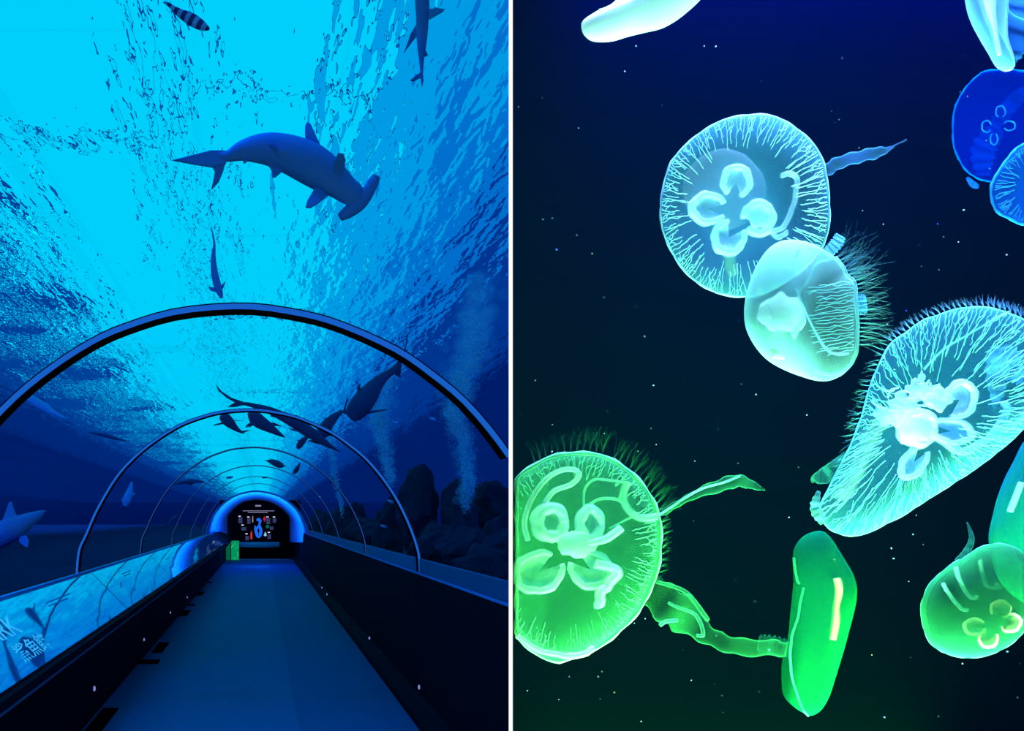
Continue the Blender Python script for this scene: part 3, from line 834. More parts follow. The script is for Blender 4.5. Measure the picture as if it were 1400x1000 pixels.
# ------------------------------------------------------------------ jellyfish
def tissue_mat(soft=False):
    m, n, l, out = new_mat('jelly_core' if soft else 'jelly_tissue')
    oi = n.new('ShaderNodeObjectInfo')
    at_ = n.new('ShaderNodeAttribute'); at_.attribute_name = 'dens'
    lw = n.new('ShaderNodeLayerWeight'); lw.inputs['Blend'].default_value = 0.35
    a = n.new('ShaderNodeMath'); a.operation = 'MULTIPLY_ADD'; a.inputs[1].default_value = 1.6; a.inputs[2].default_value = 0.75   # thicker path through the shell where it is seen edge-on
    if soft:                                    # solid cores: thickest in the middle
        a.inputs[1].default_value = -1.0; a.inputs[2].default_value = 1.1; lw.inputs['Blend'].default_value = 0.5
    l.new(lw.outputs['Facing'], a.inputs[0])
    b = n.new('ShaderNodeMath'); b.operation = 'MULTIPLY'; b.use_clamp = True
    l.new(a.outputs[0], b.inputs[0]); l.new(at_.outputs['Fac'], b.inputs[1])
    d = n.new('ShaderNodeBsdfDiffuse'); t = n.new('ShaderNodeBsdfTranslucent'); tr = n.new('ShaderNodeBsdfTransparent')
    l.new(oi.outputs['Color'], d.inputs[0]); l.new(oi.outputs['Color'], t.inputs[0])
    x = n.new('ShaderNodeMixShader'); x.inputs[0].default_value = 0.5
    l.new(d.outputs[0], x.inputs[1]); l.new(t.outputs[0], x.inputs[2])
    y = n.new('ShaderNodeMixShader'); l.new(b.outputs[0], y.inputs[0]); l.new(tr.outputs[0], y.inputs[1]); l.new(x.outputs[0], y.inputs[2])
    l.new(y.outputs[0], out.inputs[0])
    return m


M['tissue'] = tissue_mat()
M['core'] = tissue_mat(True)


class Jelly:
    def __init__(s, label, Y, outline, apex, sc_=1.0, off=(0, 0), front=0.3, back=0.3, color=(1, 1, 1), pmin=None, N=96):
        s.Y, s.sc, s.off, s.color, s.pmin = Y, sc_, off, color, pmin
        s.s = Y / F
        C = lambda p: Vector((p[0] / sc_ + off[0], p[1] / sc_ + off[1]))
        s.apex = C(apex)
        s.out = [Vector(p[:2]) for p in resample([tuple(C(p)) + (0,) for p in smooth_path(outline, 240, True)], N)]
        s.N = N
        s.Rm = sum((p - s.apex).length for p in s.out) / N
        s.front, s.back = front * s.Rm, back * s.Rm
        s.dir = (at(s.apex.x, s.apex.y, Y) - Vector((0, 0, H))).normalized()
        s.root = empty('jellyfish', at(s.apex.x, s.apex.y, Y), label, 'jellyfish', 'moon jellyfish in the dark tank')
        s.C = C

    def W(s, px, py, d=0.0):
        if s.pmin is not None: px = max(px, s.pmin)
        return at(px, py, s.Y) + s.dir * (d * s.s)

    def S(s, th, r, side=-1, lift=0.0):
        """point on the bell: th in outline steps, r from the apex (0) to the rim (1); side -1 faces the viewer"""
        i = int(math.floor(th)); f = th - i
        o = s.out[i % s.N].lerp(s.out[(i + 1) % s.N], f)
        p = s.apex.lerp(o, r)
        b = math.sqrt(max(0.0, 1 - min(r, 1) ** 2.4))
        return s.W(p.x, p.y, (-s.front * b if side < 0 else s.back * b) + lift)

    def add(s, m, name, dens, color=None, kind=None, label=None):
        o = m.build(name, M['core' if name in ('gonad', 'oral_lobe', 'stomach', 'fold') or (name == 'oral_arm' and kind == 'cord') else 'tissue'], s.root)
        if kind == 'cord': kind = None
        at_ = o.data.attributes.new('dens', 'FLOAT', 'POINT')
        if callable(dens): v = [dens(i) for i in range(len(o.data.vertices))]
        else: v = [dens] * len(o.data.vertices)
        at_.data.foreach_set('value', v)
        o.color = (*(color or s.color), 1)  # tint also carries the coloured tank light falling on this jelly
        if kind: o['kind'] = kind
        if label: o['label'] = label
        return o

    def bell(s, dens, rings=18, color=None, wob=0.0):
        m = MB(); dv = []
        idx = {}
        for side in (-1, 1):
            for j in range(rings + 1):
                r = math.sin(j / rings * math.pi / 2)
                if j == rings and side == 1:
                    for i in range(s.N): idx[(1, j, i)] = idx[(-1, j, i)]
                    continue
                for i in range(s.N if j else 1):
                    rr = r * (1 + wob * math.sin(i * 0.9) * (r ** 6))
                    idx[(side, j, i)] = len(m.v)
                    m.v.append(tuple(s.S(i, rr, side)))
                    p = s.apex.lerp(s.out[i], r)
                    dv.append(dens(r, i / s.N, p, side))
        for side in (-1, 1):
            for j in range(rings):
                for i in range(s.N):
                    k = (i + 1) % s.N
                    a = idx[(side, j, i if j else 0)]; b = idx[(side, j, k if j else 0)]; c = idx[(side, j + 1, k)]; d = idx[(side, j + 1, i)]
                    m.f.append((a, c, d) if j == 0 else (a, b, c, d))
        return s.add(m, 'bell', lambda i: dv[i], color)

    def line(s, pts, r, name, dens, color=None, d=0.0, n=40, seg=6, closed=False, kind=None, wob=0.0):
        """a cord through pixel points (x, y[, radius factor])"""
        q = smooth_path([(p[0], p[1], p[2] if len(p) > 2 else 1.0) for p in pts], n, closed)
        m = MB()
        P = []
        for k, p in enumerate(q):
            c = s.C(p); ww = wob * math.sin(k * 0.62) + wob * 0.6 * math.sin(k * 1.13 + 1)
            P.append(s.W(c.x + ww, c.y + ww * 0.7, d))
        m.tube(P, [max(0.15, p[2] * r / s.sc) * s.s for p in q], seg, closed=closed)
        return s.add(m, name, dens, color, kind or 'cord')

    def rim(s, r, dens=0.8, color=None, wob=0.25, i0=0, i1=None, name='rim'):
        P = []; rad = []
        rng_ = range(s.N) if i1 is None else range(i0, i1 + 1)
        for i in rng_:
            p = s.out[i % s.N]; ww = wob * (math.sin(i * 2.1) + math.sin(i * 0.77))
            v = (p - s.apex).normalized() * (ww - r * 0.5)
            P.append(s.W(p.x + v.x, p.y + v.y)); rad.append(r * s.s * (1 + 0.25 * math.sin(i * 1.3)))
        return s.add(MB().tube(P, rad, 6, closed=i1 is None), name, dens, color)

    def canals(s, n, r0, r1, rad, dens=0.6, color=None, th0=0.0, th1=1.0, seed=1, side=-1, jit=0.5, branch=True):
        q = random.Random(seed); m = MB()
        for k in range(n):
            th = (th0 + (th1 - th0) * (k + q.uniform(-.3, .3)) / n) * s.N
            stop = q.uniform(r0, (r0 + r1) / 2 + .05)
            pts = []; drift = 0
            for g in range(12):
                r = r1 + (stop - r1) * g / 11
                drift += q.gauss(0, jit) * 0.35
                pts.append((th + drift, r))
            m.tube([s.S(a, r, side, -0.4) for a, r in pts], [rad * s.s * (0.7 + .3 * q.random()) for _ in pts], 4)
            if branch and q.random() < .7:
                g0 = q.randrange(3, 8); sgn = q.choice((-1, 1)); a0, r_ = pts[g0]
                bp = [(a0 + sgn * min(1, u / 2) * q.uniform(.5, 1.0), r_ + (r1 - r_) * u / 5) for u in range(6)]
                bp[0] = (a0, r_)
                m.tube([s.S(a, r, side, -0.4) for a, r in bp], rad * s.s * 0.8, 4)
        return s.add(m, 'canals', dens, color, 'stuff')

    def petal(s, cx, cy, rx, ry, rot, gap, thick, dens=0.9, color=None, d=0.0, fill=0.3):
        """horseshoe gonad; gap = (direction, width) in degrees of picture angle"""
        g = empty('gonad', s.root.location)
        g.parent = s.root; g.location = (0, 0, 0)
        g['_o'] = list(s.root.location)
        a0 = math.radians(gap[0] + gap[1] / 2); a1 = math.radians(gap[0] + 360 - gap[1] / 2)
        ca, sa = math.cos(math.radians(rot)), math.sin(math.radians(rot))
        pts = []; rad = []
        n = 30
        for k in range(n + 1):
            a = a0 + (a1 - a0) * k / n
            x, y = rx * math.cos(a - math.radians(rot)), ry * math.sin(a - math.radians(rot))
            wv = 1 + 0.035 * math.sin(k * 0.9 + cx) + 0.02 * math.sin(k * 2.1)
            c = s.C((cx + (x * ca - y * sa) * wv, cy + (x * sa + y * ca) * wv)); pts.append(s.W(c.x, c.y, d))
            rad.append(thick / s.sc * s.s * (0.55 + 0.45 * math.sin(math.pi * (0.12 + .76 * k / n))) * (1 + .08 * math.sin(k * 1.3 + cy)))
        m = MB().tube(pts, rad, 8, closed=gap[1] == 0)
        o = m.build('ring', M['core'], g)
        o.data.attributes.new('dens', 'FLOAT', 'POINT').data.foreach_set('value', [dens] * len(o.data.vertices)); o.color = (*(color or s.color), 1)
        if fill:
            m = MB(); c = s.C((cx, cy)); cc = s.W(c.x, c.y, d + 1.0)
            m.v = [tuple(cc)] + [tuple(p) for p in pts]; m.f = [(0, k + 1, k + 2) for k in range(n)]
            m.v += [tuple(s.W(c.x, c.y, d - 1.0))]; q = len(m.v) - 1; m.f += [(q, k + 2, k + 1) for k in range(n)]
            o = m.build('membrane', M['tissue'], g)
            o.data.attributes.new('dens', 'FLOAT', 'POINT').data.foreach_set('value', [fill] * len(o.data.vertices)); o.color = (*(color or s.color), 1)

    def blob(s, cx, cy, rx, ry, name, dens, color=None, d=0.0, seed=1, rough=0.15, flat=0.4):
        q = random.Random(seed); ph = [q.uniform(0, 6.3) for _ in range(4)]
        m = MB(); m.sphere((0, 0, 0), 1, 28, 16)
        v = []
        for x, y, z in m.v:
            k = 1 + rough * (math.sin(5 * x + ph[0]) * math.sin(4 * z + ph[1]) + .6 * math.sin(9 * z + ph[2]) * math.sin(8 * x + ph[3]))
            c = s.C((cx + x * k * rx, cy - z * k * ry)); v.append(tuple(s.W(c.x, c.y, d + y * flat * min(rx, ry) / s.sc)))
        m.v = v
        return s.add(m, name, dens, color)

    def ribbon(s, path, name='oral_arm', dens=0.25, color=None, d=4.0, ruffle=0.15, flat=0.22):
        q = smooth_path(path, 46); m = MB(); seg = 12; n = len(q)
        P = [s.C(p) for p in q]
        for i, p in enumerate(P):
            t = (P[min(i + 1, n - 1)] - P[max(i - 1, 0)]).normalized(); nn = Vector((-t.y, t.x))
            w_ = q[i][2] / 2 / s.sc
            for g in range(seg):
                a = 2 * math.pi * g / seg
                e_ = 1 + ruffle * math.sin(i * 1.1 + (0 if math.cos(a) > 0 else 2)) * abs(math.cos(a))
                x = nn * (w_ * math.cos(a) * e_)
                m.v.append(tuple(s.W(p.x + x.x, p.y + x.y, d + w_ * flat * math.sin(a) + w_ * .5 * math.sin(i * .35))))
        for i in range(n - 1):
            for g in range(seg): m.f.append((i * seg + g, i * seg + (g + 1) % seg, (i + 1) * seg + (g + 1) % seg, (i + 1) * seg + g))
        m.f += [tuple(range(seg)), tuple((n - 1) * seg + g for g in range(seg))]
        return s.add(m, name, dens, color)

    def fringe(s, t0, t1, n, ln, sweep, dens=0.2, color=None, seed=3, rad=0.35, jit=0.4):
        """hair-thin tentacles along the rim between outline fractions t0..t1, swept in a picture direction"""
        q = random.Random(seed); m = MB()
        for k in range(n):
            th = (t0 + (t1 - t0) * q.random()) * s.N
            o = s.out[int(th) % s.N]; nrm = (o - s.apex).normalized()
            L = ln * q.uniform(.4, 1.1); v = (nrm * .7 + Vector(sweep) + Vector((q.gauss(0, jit), q.gauss(0, jit))) * .35).normalized()
            cv = Vector((-v.y, v.x)) * q.uniform(-.35, .35)
            pts = [s.W(*(o + v * (L * u) + cv * (L * u * u)), d=q.uniform(-2, 4)) for u in (0, .33, .66, 1)]
            m.tube(pts, [rad * s.s, rad * s.s, rad * s.s * .7, rad * s.s * .3], 3, cap=False)
        return s.add(m, 'tentacles', dens, color, 'stuff')


def frac(s_, px, py):
    """outline fraction nearest to a pixel"""
    return min(range(s_.N), key=lambda i: (s_.out[i] - Vector((px, py))).length) / s_.N


WHITE = (1, 1, 1)
# 1 - large round one facing the viewer
CY_ = (0.75, 0.95, 0.95)
j = Jelly('large round cyan jellyfish facing the glass with clover-shaped centre', 2.2,
          [(520, 42), (600, 45), (680, 75), (760, 130), (830, 200), (870, 270), (892, 370), (905, 480), (905, 590), (885, 680), (860, 730), (800, 800), (700, 880), (600, 940), (520, 965), (450, 970), (360, 955),
           (270, 920), (190, 860), (120, 770), (75, 680), (48, 580), (46, 480), (62, 400), (80, 330), (110, 265), (180, 190), (260, 125), (340, 80), (430, 52)], (430, 510), 3.703, (890, 145), 0.1, 0.55, CY_)
j.bell(lambda r, t, p, sd: (0.22 + 0.14 * max(0, 1 - r * 1.5)) if sd > 0 else 0.10 + 0.16 * max(0, 1 - (r / .62) ** 4) + 0.16 * max(0, (r - .86) / .14), color=(.10, .42, .58))
j.rim(1.2, 0.7)
j.rim(0.6, 0.5, wob=0.1, name='outer_rim')
j.canals(130, 0.60, 0.97, 0.5, 0.5, (.6, .9, .95), seed=4, jit=.28)
j.blob(370, 420, 215, 205, 'stomach', 0.12, d=6, rough=0.03, flat=0.2)
j.petal(432, 385, 66, 75, 0, (100, 60), 20)
j.petal(290, 520, 82, 70, 0, (5, 50), 22)
j.petal(395, 665, 74, 80, 15, (-60, 70), 21)
j.petal(540, 570, 68, 76, 0, (160, 40), 26, fill=0.7)
j.blob(545, 560, 55, 60, 'oral_lobe', 0.6, d=-3, seed=5)
j.line([(660, 352), (705, 342), (738, 370), (735, 430), (715, 520), (670, 610), (600, 640)], 15, 'oral_arm', 0.35, wob=.4)
j.line([(600, 620), (640, 665), (690, 640)], 14, 'oral_arm', 0.3, wob=.5)
j.line([(395, 730), (400, 800), (420, 860)], 30, 'oral_arm', 0.2, color=(.5, .95, .4))
j.ribbon([(860, 330, 66), (900, 318, 64), (960, 284, 62), (1060, 255, 60), (1150, 233, 56), (1205, 217, 24), (1245, 195, 7), (1300, 168, 9)], dens=0.13, color=(0.15, 0.45, 0.9), d=10)
# 2 - bell seen from the side, in front of it
j = Jelly('pale dome-shaped jellyfish seen side-on, overlapping the large round one', 1.95,
          [(330, 158), (420, 168), (510, 205), (590, 255), (640, 310), (655, 355), (700, 400), (715, 480), (722, 560), (725, 650), (722, 760), (700, 840), (650, 915), (580, 955), (510, 965), (420, 945), (300, 900),
           (200, 840), (130, 760), (85, 670), (72, 590), (78, 500), (100, 410), (140, 310), (200, 220), (260, 175)], (330, 540), 4.1667, (1000, 290), 0.55, 0.55, (0.32, 0.58, 0.60))
j.bell(lambda r, t, p, sd: 0.5 * min(1, max(0.28, 1 - (p.x - 1085) / 60)) + (0.1 if r > .97 else 0))
j.line([(590, 258), (640, 320), (655, 360), (700, 402), (708, 500), (716, 600), (718, 700), (712, 790), (690, 850), (640, 905), (560, 925), (480, 905)], 9, 'rim', 0.6, d=-3, n=70, wob=.25)
j.line([(385, 225), (350, 300), (350, 380), (370, 450), (420, 570), (480, 690), (540, 780), (600, 805), (660, 800)], 8, 'fold', 0.5, d=-34, n=60)
j.line([(380, 230), (480, 215), (560, 262), (600, 280)], 8, 'fold', 0.35, d=-22)
j.line([(370, 460), (430, 400), (480, 300), (560, 275)], 8, 'fold', 0.3, d=-24)
m = MB()
q = random.Random(2)
for k in range(24):
    y0 = 390 + k * 17; x0 = 440 + q.uniform(-15, 60) + max(0, (y0 - 620)) * .35; x1 = 695
    pp = []
    for u in range(9):
        c = j.C((x0 + (x1 - x0) * u / 8, y0 + 30 - 26 * u / 8 + q.gauss(0, 4))); pp.append(j.W(c.x, c.y, -30 + 22 * u / 8))
    m.tube(pp, 0.5 * j.s, 4)
j.add(m, 'canals', 0.45, None, 'stuff')
j.blob(275, 580, 130, 105, 'gonad', 0.75, (1, 1, 1), d=-30, seed=3, rough=.14)
j.blob(355, 590, 70, 110, 'gonad', 0.6, (1, 1, 1), d=-28, seed=8, rough=.14)
j.blob(270, 760, 52, 80, 'oral_arm', 0.6, (.9, 1, .9), d=-30, seed=6)
j.ribbon([(540, 235, 60), (590, 190, 70), (625, 130, 60)], dens=0.2, color=(.25, .65, .95), d=12)
j.ribbon([(700, 530, 100), (740, 525, 110), (775, 520, 95)], dens=0.2, color=(.15, .5, .75), d=14)
f0, f1 = frac(j, 1140, 352), frac(j, 1172, 478)
j.fringe(f0, f1, 150, 46, (0.8, -0.15), 0.05, (.3, .8, .7))
j.fringe(f0 - .02, f0 + .08, 60, 60, (0.7, -0.7), 0.045, (.2, .55, .8), seed=9)
# 3 - large oblique one on the right
j = Jelly('largest jellyfish tilted obliquely at the right, with long branching canals', 2.15,
          [(720, 58), (800, 75), (882, 108), (960, 150), (1000, 260), (985, 420), (930, 500), (882, 548), (780, 640), (650, 735), (500, 830), (400, 895), (350, 920), (260, 965), (190, 980), (120, 965), (80, 930),
           (62, 880), (70, 840), (110, 760), (150, 680), (190, 600), (230, 490), (255, 400), (280, 330), (310, 265), (350, 200), (400, 165), (470, 115), (540, 88), (600, 68), (660, 60)], (490, 520), 2.94, (1100, 400), 0.12, 0.5, (0.45, 0.95, 0.78), N=128)
def d4(r, t, p, sd):
    low = max(0.0, min(1.0, ((p.x - 1163) * .56 + (p.y - 733) * .83 + 60) / 60))        # lower flank, where the wall of the bell is seen edge-on
    return (0.22 + 0.22 * low * r ** 3) if sd > 0 else 0.12 + 0.40 * low * r ** 3
j.bell(d4, color=(.07, .40, .38))
j.rim(1.0, 0.75)
j.canals(150, 0.45, 0.98, 0.55, 0.6, seed=12, jit=.7)
j.canals(40, 0.35, 0.9, 0.5, 0.5, seed=22, jit=1.0)
j.petal(622, 432, 58, 72, 20, (150, 60), 15, color=WHITE)
j.petal(590, 558, 82, 44, 10, (180, 50), 14, color=WHITE)
j.petal(440, 682, 40, 72, 35, (-55, 60), 14, color=WHITE)
j.petal(455, 545, 62, 62, 0, (0, 0), 26, color=WHITE, fill=.85)
j.blob(445, 545, 70, 72, 'oral_lobe', 0.8, WHITE, d=-4, seed=4, rough=.2)
j.blob(530, 430, 62, 48, 'oral_lobe', 0.5, WHITE, d=-4, seed=14, rough=.2)
for bx, by, brx, bry, bs in ((452, 395, 40, 44, 31), (410, 455, 62, 50, 32), (335, 500, 46, 34, 33), (385, 500, 50, 48, 34), (500, 400, 46, 34, 35), (300, 478, 22, 18, 36), (470, 345, 16, 24, 37)):
    j.blob(bx, by, brx, bry, 'oral_lobe', 0.55, WHITE, d=-5, seed=bs, rough=.34, flat=.3)
q = random.Random(8)
for k in range(16):                             # frayed ends of the oral arms
    x0, y0 = q.uniform(310, 520), q.uniform(390, 510); an = q.uniform(2.2, 5.2)
    j.line([(x0, y0), (x0 + 26 * math.cos(an), y0 + 26 * math.sin(an)), (x0 + 60 * math.cos(an + .3), y0 + 55 * math.sin(an + .3))], 4, 'oral_filament', .6, WHITE, d=-6, n=14, wob=.5)
j.line([(500, 570), (560, 600), (620, 640), (700, 610), (760, 560), (810, 480), (800, 440)], 16, 'oral_arm', 0.5, (.8, 1, 1), d=-5, wob=.5)
j.line([(620, 655), (720, 600), (840, 520), (930, 450)], 16, 'fold', 0.35, d=-5)
j.line([(300, 520), (240, 640), (200, 740), (140, 830)], 30, 'oral_arm', 0.22, (.6, 1, .6), d=-3, wob=.6)
j.ribbon([(760, 470, 6), (770, 400, 60), (770, 300, 90), (775, 220, 60)], 'oral_arm', 0.16, (.3, .75, 1), d=-6)
j.ribbon([(780, 240, 90), (850, 300, 120), (900, 340, 90)], 'oral_arm', 0.14, (.3, .75, 1), d=-5)
j.line([(480, 310), (560, 230), (660, 170), (760, 110), (820, 80)], 5, 'fold', 0.5, d=-8)
j.ribbon([(170, 650, 30), (120, 705, 56), (75, 740, 64), (36, 752, 30), (30, 768, 6)], 'oral_arm', 0.22, (.06, .4, .18), d=6, ruffle=.04)
j.ribbon([(75, 930, 30), (42, 870, 44), (55, 800, 14)], 'oral_arm', 0.2, (.3, .9, .6), d=6)
f0, f1 = frac(j, 1240, 445), frac(j, 1400, 437)
a, b = frac(j, 1219, 468), frac(j, 1151, 631)
j.fringe(0.0, 0.10, 150, 18, (-0.6, -.4), 0.2, (.35, .75, .9))
j.fringe(0.86, 1.0, 170, 15, (-0.7, -.1), 0.17, (.3, .7, .7), seed=5)
j.fringe(min(a, b), max(a, b), 90, 20, (-0.6, .4), 0.12, (.2, .8, .5), seed=6)
# 4 - green-white round one at the dividing wall
G = (0.42, 0.98, 0.52)
j = Jelly('bright green-white round jellyfish cut by the dividing wall, trailing two arms', 2.05,
          [(260, 113), (330, 118), (400, 138), (470, 185), (530, 245), (575, 320), (597, 400), (600, 480), (590, 570), (565, 650), (520, 740), (460, 810), (380, 880), (290, 930), (220, 952), (180, 958), (120, 940), (60, 900),
           (10, 850), (-60, 760), (-110, 620), (-110, 480), (-80, 350), (-20, 250), (50, 185), (140, 135), (200, 118)], (225, 500), 2.94, (700, 580), 0.1, 0.5, G, pmin=706.0)
j.bell(lambda r, t, p, sd: 0.26 + 0.1 * max(0, 1 - r * 1.3) + (0.2 if r > .93 else 0) + (.12 * (p.x < 745)), color=(.06, .42, .14))
j.rim(3.0, 0.75, wob=.3)
j.rim(1.0, 0.6, wob=.1, name='outer_rim')
j.canals(130, 0.68, 0.95, 0.42, 0.35, (.3, .8, .4), seed=31, jit=.3)
wg = (.85, 1, .85)
j.petal(155, 395, 55, 58, 0, (0, 0), 30, color=wg, fill=.4)
j.petal(315, 400, 42, 58, 0, (0, 0), 24, color=wg, fill=.4)
j.petal(108, 595, 95, 76, -15, (-40, 40), 17, color=wg, fill=.25)
j.petal(315, 585, 80, 68, 20, (-140, 40), 17, color=wg, fill=.45)
j.blob(255, 485, 80, 55, 'oral_lobe', 0.9, wg, d=-3, seed=9)
j.line([(300, 480), (370, 465), (410, 440), (438, 418)], 18, 'oral_arm', .8, wg, d=-4)
j.line([(330, 560), (420, 590), (390, 640), (355, 680), (352, 738)], 22, 'oral_arm', .8, wg, d=-4, wob=.8)
j.line([(65, 470), (50, 400), (75, 310), (135, 225), (200, 187), (255, 187), (268, 212), (235, 245), (170, 270), (130, 320)], 12, 'oral_arm', .6, wg, d=-4, n=60)
j.line([(288, 330), (292, 265), (330, 225), (400, 228), (472, 240)], 6, 'fold', .5, d=-4)
j.line([(300, 335), (350, 303), (430, 308), (490, 370), (560, 380)], 7, 'fold', .5, d=-4)
j.line([(462, 235), (445, 290), (465, 345), (520, 380), (580, 372)], 17, 'fold', .4, d=-4)
j.line([(390, 420), (470, 380), (500, 370)], 5, 'fold', .4, d=-4)
j.line([(20, 850), (100, 905), (180, 925), (260, 930), (330, 900)], 14, 'fold', .4, wg, d=-3, wob=.8)
j.ribbon([(560, 372, 16), (610, 352, 30), (670, 318, 26), (740, 282, 34), (840, 246, 52), (910, 228, 50), (970, 243, 34), (1022, 266, 5)], dens=.2, color=(.05, .34, .14), d=8)
j.line([(590, 368), (640, 335), (700, 295), (770, 258), (850, 235), (920, 208)], 4, 'arm_edge', .5, (.4, 1, .6), d=7)
j.ribbon([(430, 600, 60), (520, 645, 100), (600, 705, 140), (680, 762, 150), (760, 830, 90), (830, 872, 70), (920, 898, 70), (1060, 905, 64), (1110, 912, 60)], dens=.15, color=(.04, .28, .08), d=8)
j.line([(480, 610), (600, 640), (690, 670), (740, 720), (790, 790)], 9, 'arm_edge', .3, (.08, .4, .12), d=6)
j.line([(630, 720), (660, 735), (740, 770), (770, 845), (745, 852)], 7, 'arm_edge', .3, (.1, .4, .2), d=3)
j.line([(595, 810), (620, 795), (665, 790)], 8, 'arm_edge', .5, (.12, .5, .25), d=2)
f0, f1 = frac(j, 715, 640), frac(j, 900, 700)
for t0, t1, L in ((.93, 1.0, 30), (0.0, .05, 36), (.06, .2, 36), (.2, .3, 16)):
    j.fringe(t0, t1, 90, L, (.05, -.4), 0.04, (.06, .5, .15), seed=int(t0 * 50) + 2, jit=.25)
# 5 - green bell seen from the side
j = Jelly('green elongated bell seen side-on with one yellow streak', 2.35,
          [(310, 58), (350, 65), (385, 100), (420, 155), (460, 220), (490, 275), (507, 340), (500, 420), (470, 540), (440, 650), (400, 780), (370, 870), (330, 935), (280, 962), (240, 945), (200, 920), (150, 870), (138, 800),
           (140, 700), (165, 600), (178, 480), (190, 370), (195, 300), (192, 190), (205, 130), (250, 80)], (350, 480), 3.571, (1030, 710), 0.5, 0.5, (0.003, 0.16, 0.045))
j.bell(lambda r, t, p, sd: 0.5 * min(1, max(.25, (p.x - 1068) / 30)))
j.line([(198, 190), (204, 240), (215, 300), (226, 317)], 5, 'rim', .8, (.2, 1, .5), d=-8, wob=.2)
j.line([(245, 335), (232, 400), (215, 490), (190, 570), (182, 640), (182, 700), (192, 780), (220, 870), (245, 930), (270, 960)], 5, 'rim', .8, (.2, 1, .5), d=-10, n=60, wob=.2)
j.line([(405, 295, .9), (415, 350, 1), (403, 430, .8), (400, 500, 1), (385, 588, .9)], 19, 'gonad', .8, (.7, 1, .25), d=-38)
j.ribbon([(190, 640, 80), (100, 620, 90), (20, 605, 80)], dens=.1, color=(.02, .2, .07), d=12)
# 6 - small one at the bottom right
G7 = (0.03, 0.22, 0.11)
j = Jelly('small green jellyfish at the lower right with a thin peach clover', 1.95,
          [(390, 463), (450, 470), (500, 495), (540, 560), (560, 680), (540, 800), (500, 870), (430, 925), (350, 958), (270, 968), (190, 955), (120, 920), (85, 870), (65, 800), (62, 740), (75, 690), (100, 640), (150, 590), (210, 545),
           (260, 520), (320, 480)], (310, 730), 3.226, (1240, 600), 0.45, 0.4, G7)
def d7(r, t, p, sd):
    c = (p - Vector((1298, 806))).length
    return 0.5 + (.16 if r > .93 else 0) - .34 * max(0, 1 - c / 26)
j.bell(d7)
j.rim(0.9, .5, (.4, .95, .7))
pe = (1, .85, .5)
j.petal(410, 752, 42, 36, 0, (110, 70), 7, .9, pe, d=-27, fill=.1)
j.petal(300, 828, 46, 34, 0, (-10, 50), 8, .9, pe, d=-27, fill=.1)
j.petal(455, 812, 45, 38, -20, (190, 60), 7, .6, pe, d=-27, fill=.1)
j.petal(358, 880, 40, 38, 0, (-70, 80), 7, .7, pe, d=-27, fill=.1)
j.line([(215, 570), (240, 640), (280, 700), (310, 700)], 10, 'fold', .45, (.4, .9, .6), d=-28, wob=.4)
j.line([(160, 640), (190, 690), (240, 750), (270, 755)], 9, 'fold', .4, (.4, .9, .6), d=-27, wob=.4)
j.line([(320, 540), (330, 590), (350, 650), (410, 660), (390, 640)], 9, 'fold', .35, (.3, .8, .5), d=-28, wob=.4)
j.ribbon([(225, 545, 40), (262, 500, 34), (285, 440, 26), (265, 368, 6)], dens=.3, color=(.1, .6, .35), d=6, ruffle=.05)
# 7 - green bell at the right edge
j = Jelly('smooth teal-green bell at the right edge behind the small green jellyfish', 2.4,
          [(1402, 602), (1386, 630), (1369, 665), (1357, 705), (1352, 745), (1370, 800), (1420, 830), (1480, 800), (1500, 700), (1470, 620), (1430, 590)], (1420, 710), 1, (0, 0), .5, .5, (0.005, 0.22, 0.11))
j.bell(lambda r, t, p, sd: .55)
j.line([(1397, 662), (1390, 680), (1382, 700)], 4, 'gonad', .6, (.4, 1, .4), d=-48)  # painted highlight streak; its part name only selects the core material
# 8 - white one at the top
j = Jelly('overexposed white bell at the top, left of the middle', 2.0,
          [(797, 28), (795, 40), (800, 50), (812, 57), (835, 57), (860, 50), (885, 44), (905, 39), (925, 28), (945, 12), (960, -3), (975, -25), (985, -60), (960, -90), (900, -80), (860, -30), (846, -5), (835, 6), (818, 14)], (890, -8), 1, (0, 0), .5, .5, (1, 1, 1))
j.bell(lambda r, t, p, sd: .8 if p.y > 12 + (p.x - 800) * -.25 or p.x > 865 else .3)
j.line([(820, 16), (845, 12), (862, 2), (880, -20)], 4, 'fold', .8, WHITE, d=-20)
# 9 - bright blue one in the corner
j = Jelly('bright light-blue bell hanging in the upper right corner', 2.0,
          [(1319, -20), (1321, 10), (1327, 30), (1337, 50), (1350, 72), (1362, 92), (1375, 98), (1385, 94), (1388, 86), (1380, 65), (1376, 45), (1377, 20), (1379, -10), (1370, -50), (1340, -60)], (1350, 15), 1, (0, 0), .5, .5, (.35, .75, 1))
j.bell(lambda r, t, p, sd: .42)
j.line([(1378, -12), (1377, 15), (1376, 45), (1380, 62), (1386, 84), (1384, 93), (1374, 97)], 1.3, 'rim', .8, WHITE, d=-4, wob=.3)
j.line([(1350, -10, 2), (1352, 15, 1.3), (1358, 40, .8), (1366, 75, .5)], 6, 'oral_arm', .5, WHITE, d=-22)
j.ribbon([(1410, -30, 70), (1402, 20, 60), (1388, 70, 26), (1384, 88, 6)], 'far_side', .2, (.05, .25, .9), d=8)
j.line([(1376, 10), (1385, 20), (1400, 27)], .8, 'fold', .6, (.2, .6, 1), d=4)
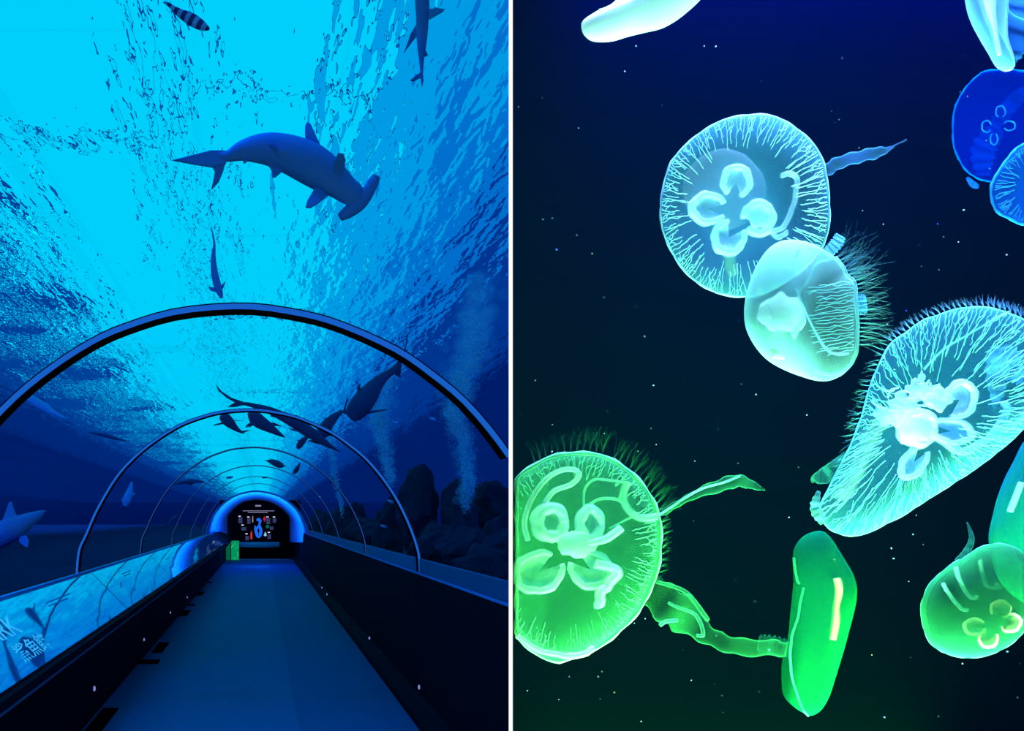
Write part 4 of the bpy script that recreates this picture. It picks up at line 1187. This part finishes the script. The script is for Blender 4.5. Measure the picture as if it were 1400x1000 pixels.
# 10 - dim blue one, its weak light put into the tint
j = Jelly('dim deep-blue jellyfish with a thin four-ring clover under the corner bell', 2.6,
          [(1360, 95), (1340, 100), (1320, 120), (1306, 145), (1302, 175), (1305, 205), (1318, 230), (1335, 244), (1350, 248), (1358, 246), (1380, 220), (1420, 195), (1450, 150), (1420, 105), (1385, 95)], (1365, 172), 1, (0, 0), .15, .35, (0.0, 0.015, 0.26))
j.bell(lambda r, t, p, sd: .16)
j.rim(0.9, .6, (0, .2, 1))
for cx_, cy_, a_, b_, g_ in ((1368, 153, 6.5, 8, 90), (1349, 173, 6.5, 8, 10), (1380, 172, 8, 6.5, 180), (1359, 190, 5, 8, -90)):
    j.petal(cx_, cy_, a_, b_, 0, (g_, 60), .9, .7, (.02, .3, 1), d=-4, fill=0)
j.ribbon([(1365, 175, 20), (1345, 205, 34), (1345, 240, 20)], dens=.06, color=(.0, .06, .4), d=-2)
j.ribbon([(1360, 172, 16), (1385, 140, 20), (1410, 118, 10)], 'oral_arm', .06, (.0, .06, .4), d=-2)
j.ribbon([(1322, 243, 4), (1330, 252, 9), (1338, 256, 5)], 'oral_arm', .3, (.02, .2, .7), d=2)
# 11 - blue one cut by the right edge
j = Jelly('blue ribbed jellyfish at the right edge below the dim deep-blue one', 2.3,
          [(1356, 250), (1354, 265), (1357, 280), (1365, 292), (1380, 300), (1400, 308), (1450, 310), (1480, 250), (1450, 190), (1400, 196), (1378, 215), (1364, 235)], (1415, 250), 1, (0, 0), .15, .4, (0.01, .22, .9))
j.bell(lambda r, t, p, sd: .16)
j.rim(1.3, .7, (.05, .5, 1))
j.canals(60, .4, .9, .45, .5, (.05, .4, 1), seed=6)

# drifting specks
m = MB(); q = random.Random(21)
for k in range(170):
    px, py, Y = q.uniform(706, 1399), q.uniform(60, 990), q.uniform(1.7, 3.4)
    m.sphere(at(px, py, Y), q.choice((.35, .45, .5, .6, .9)) * Y / F, 5, 3, (q.uniform(.8, 1.8), 1, 1))
tag(m.build('drifting_specks', M['speck']), 'tiny pale specks drifting in the dark tank', 'specks', kind='stuff')

for o in bpy.data.objects:
    if '_o' in o: del o['_o']
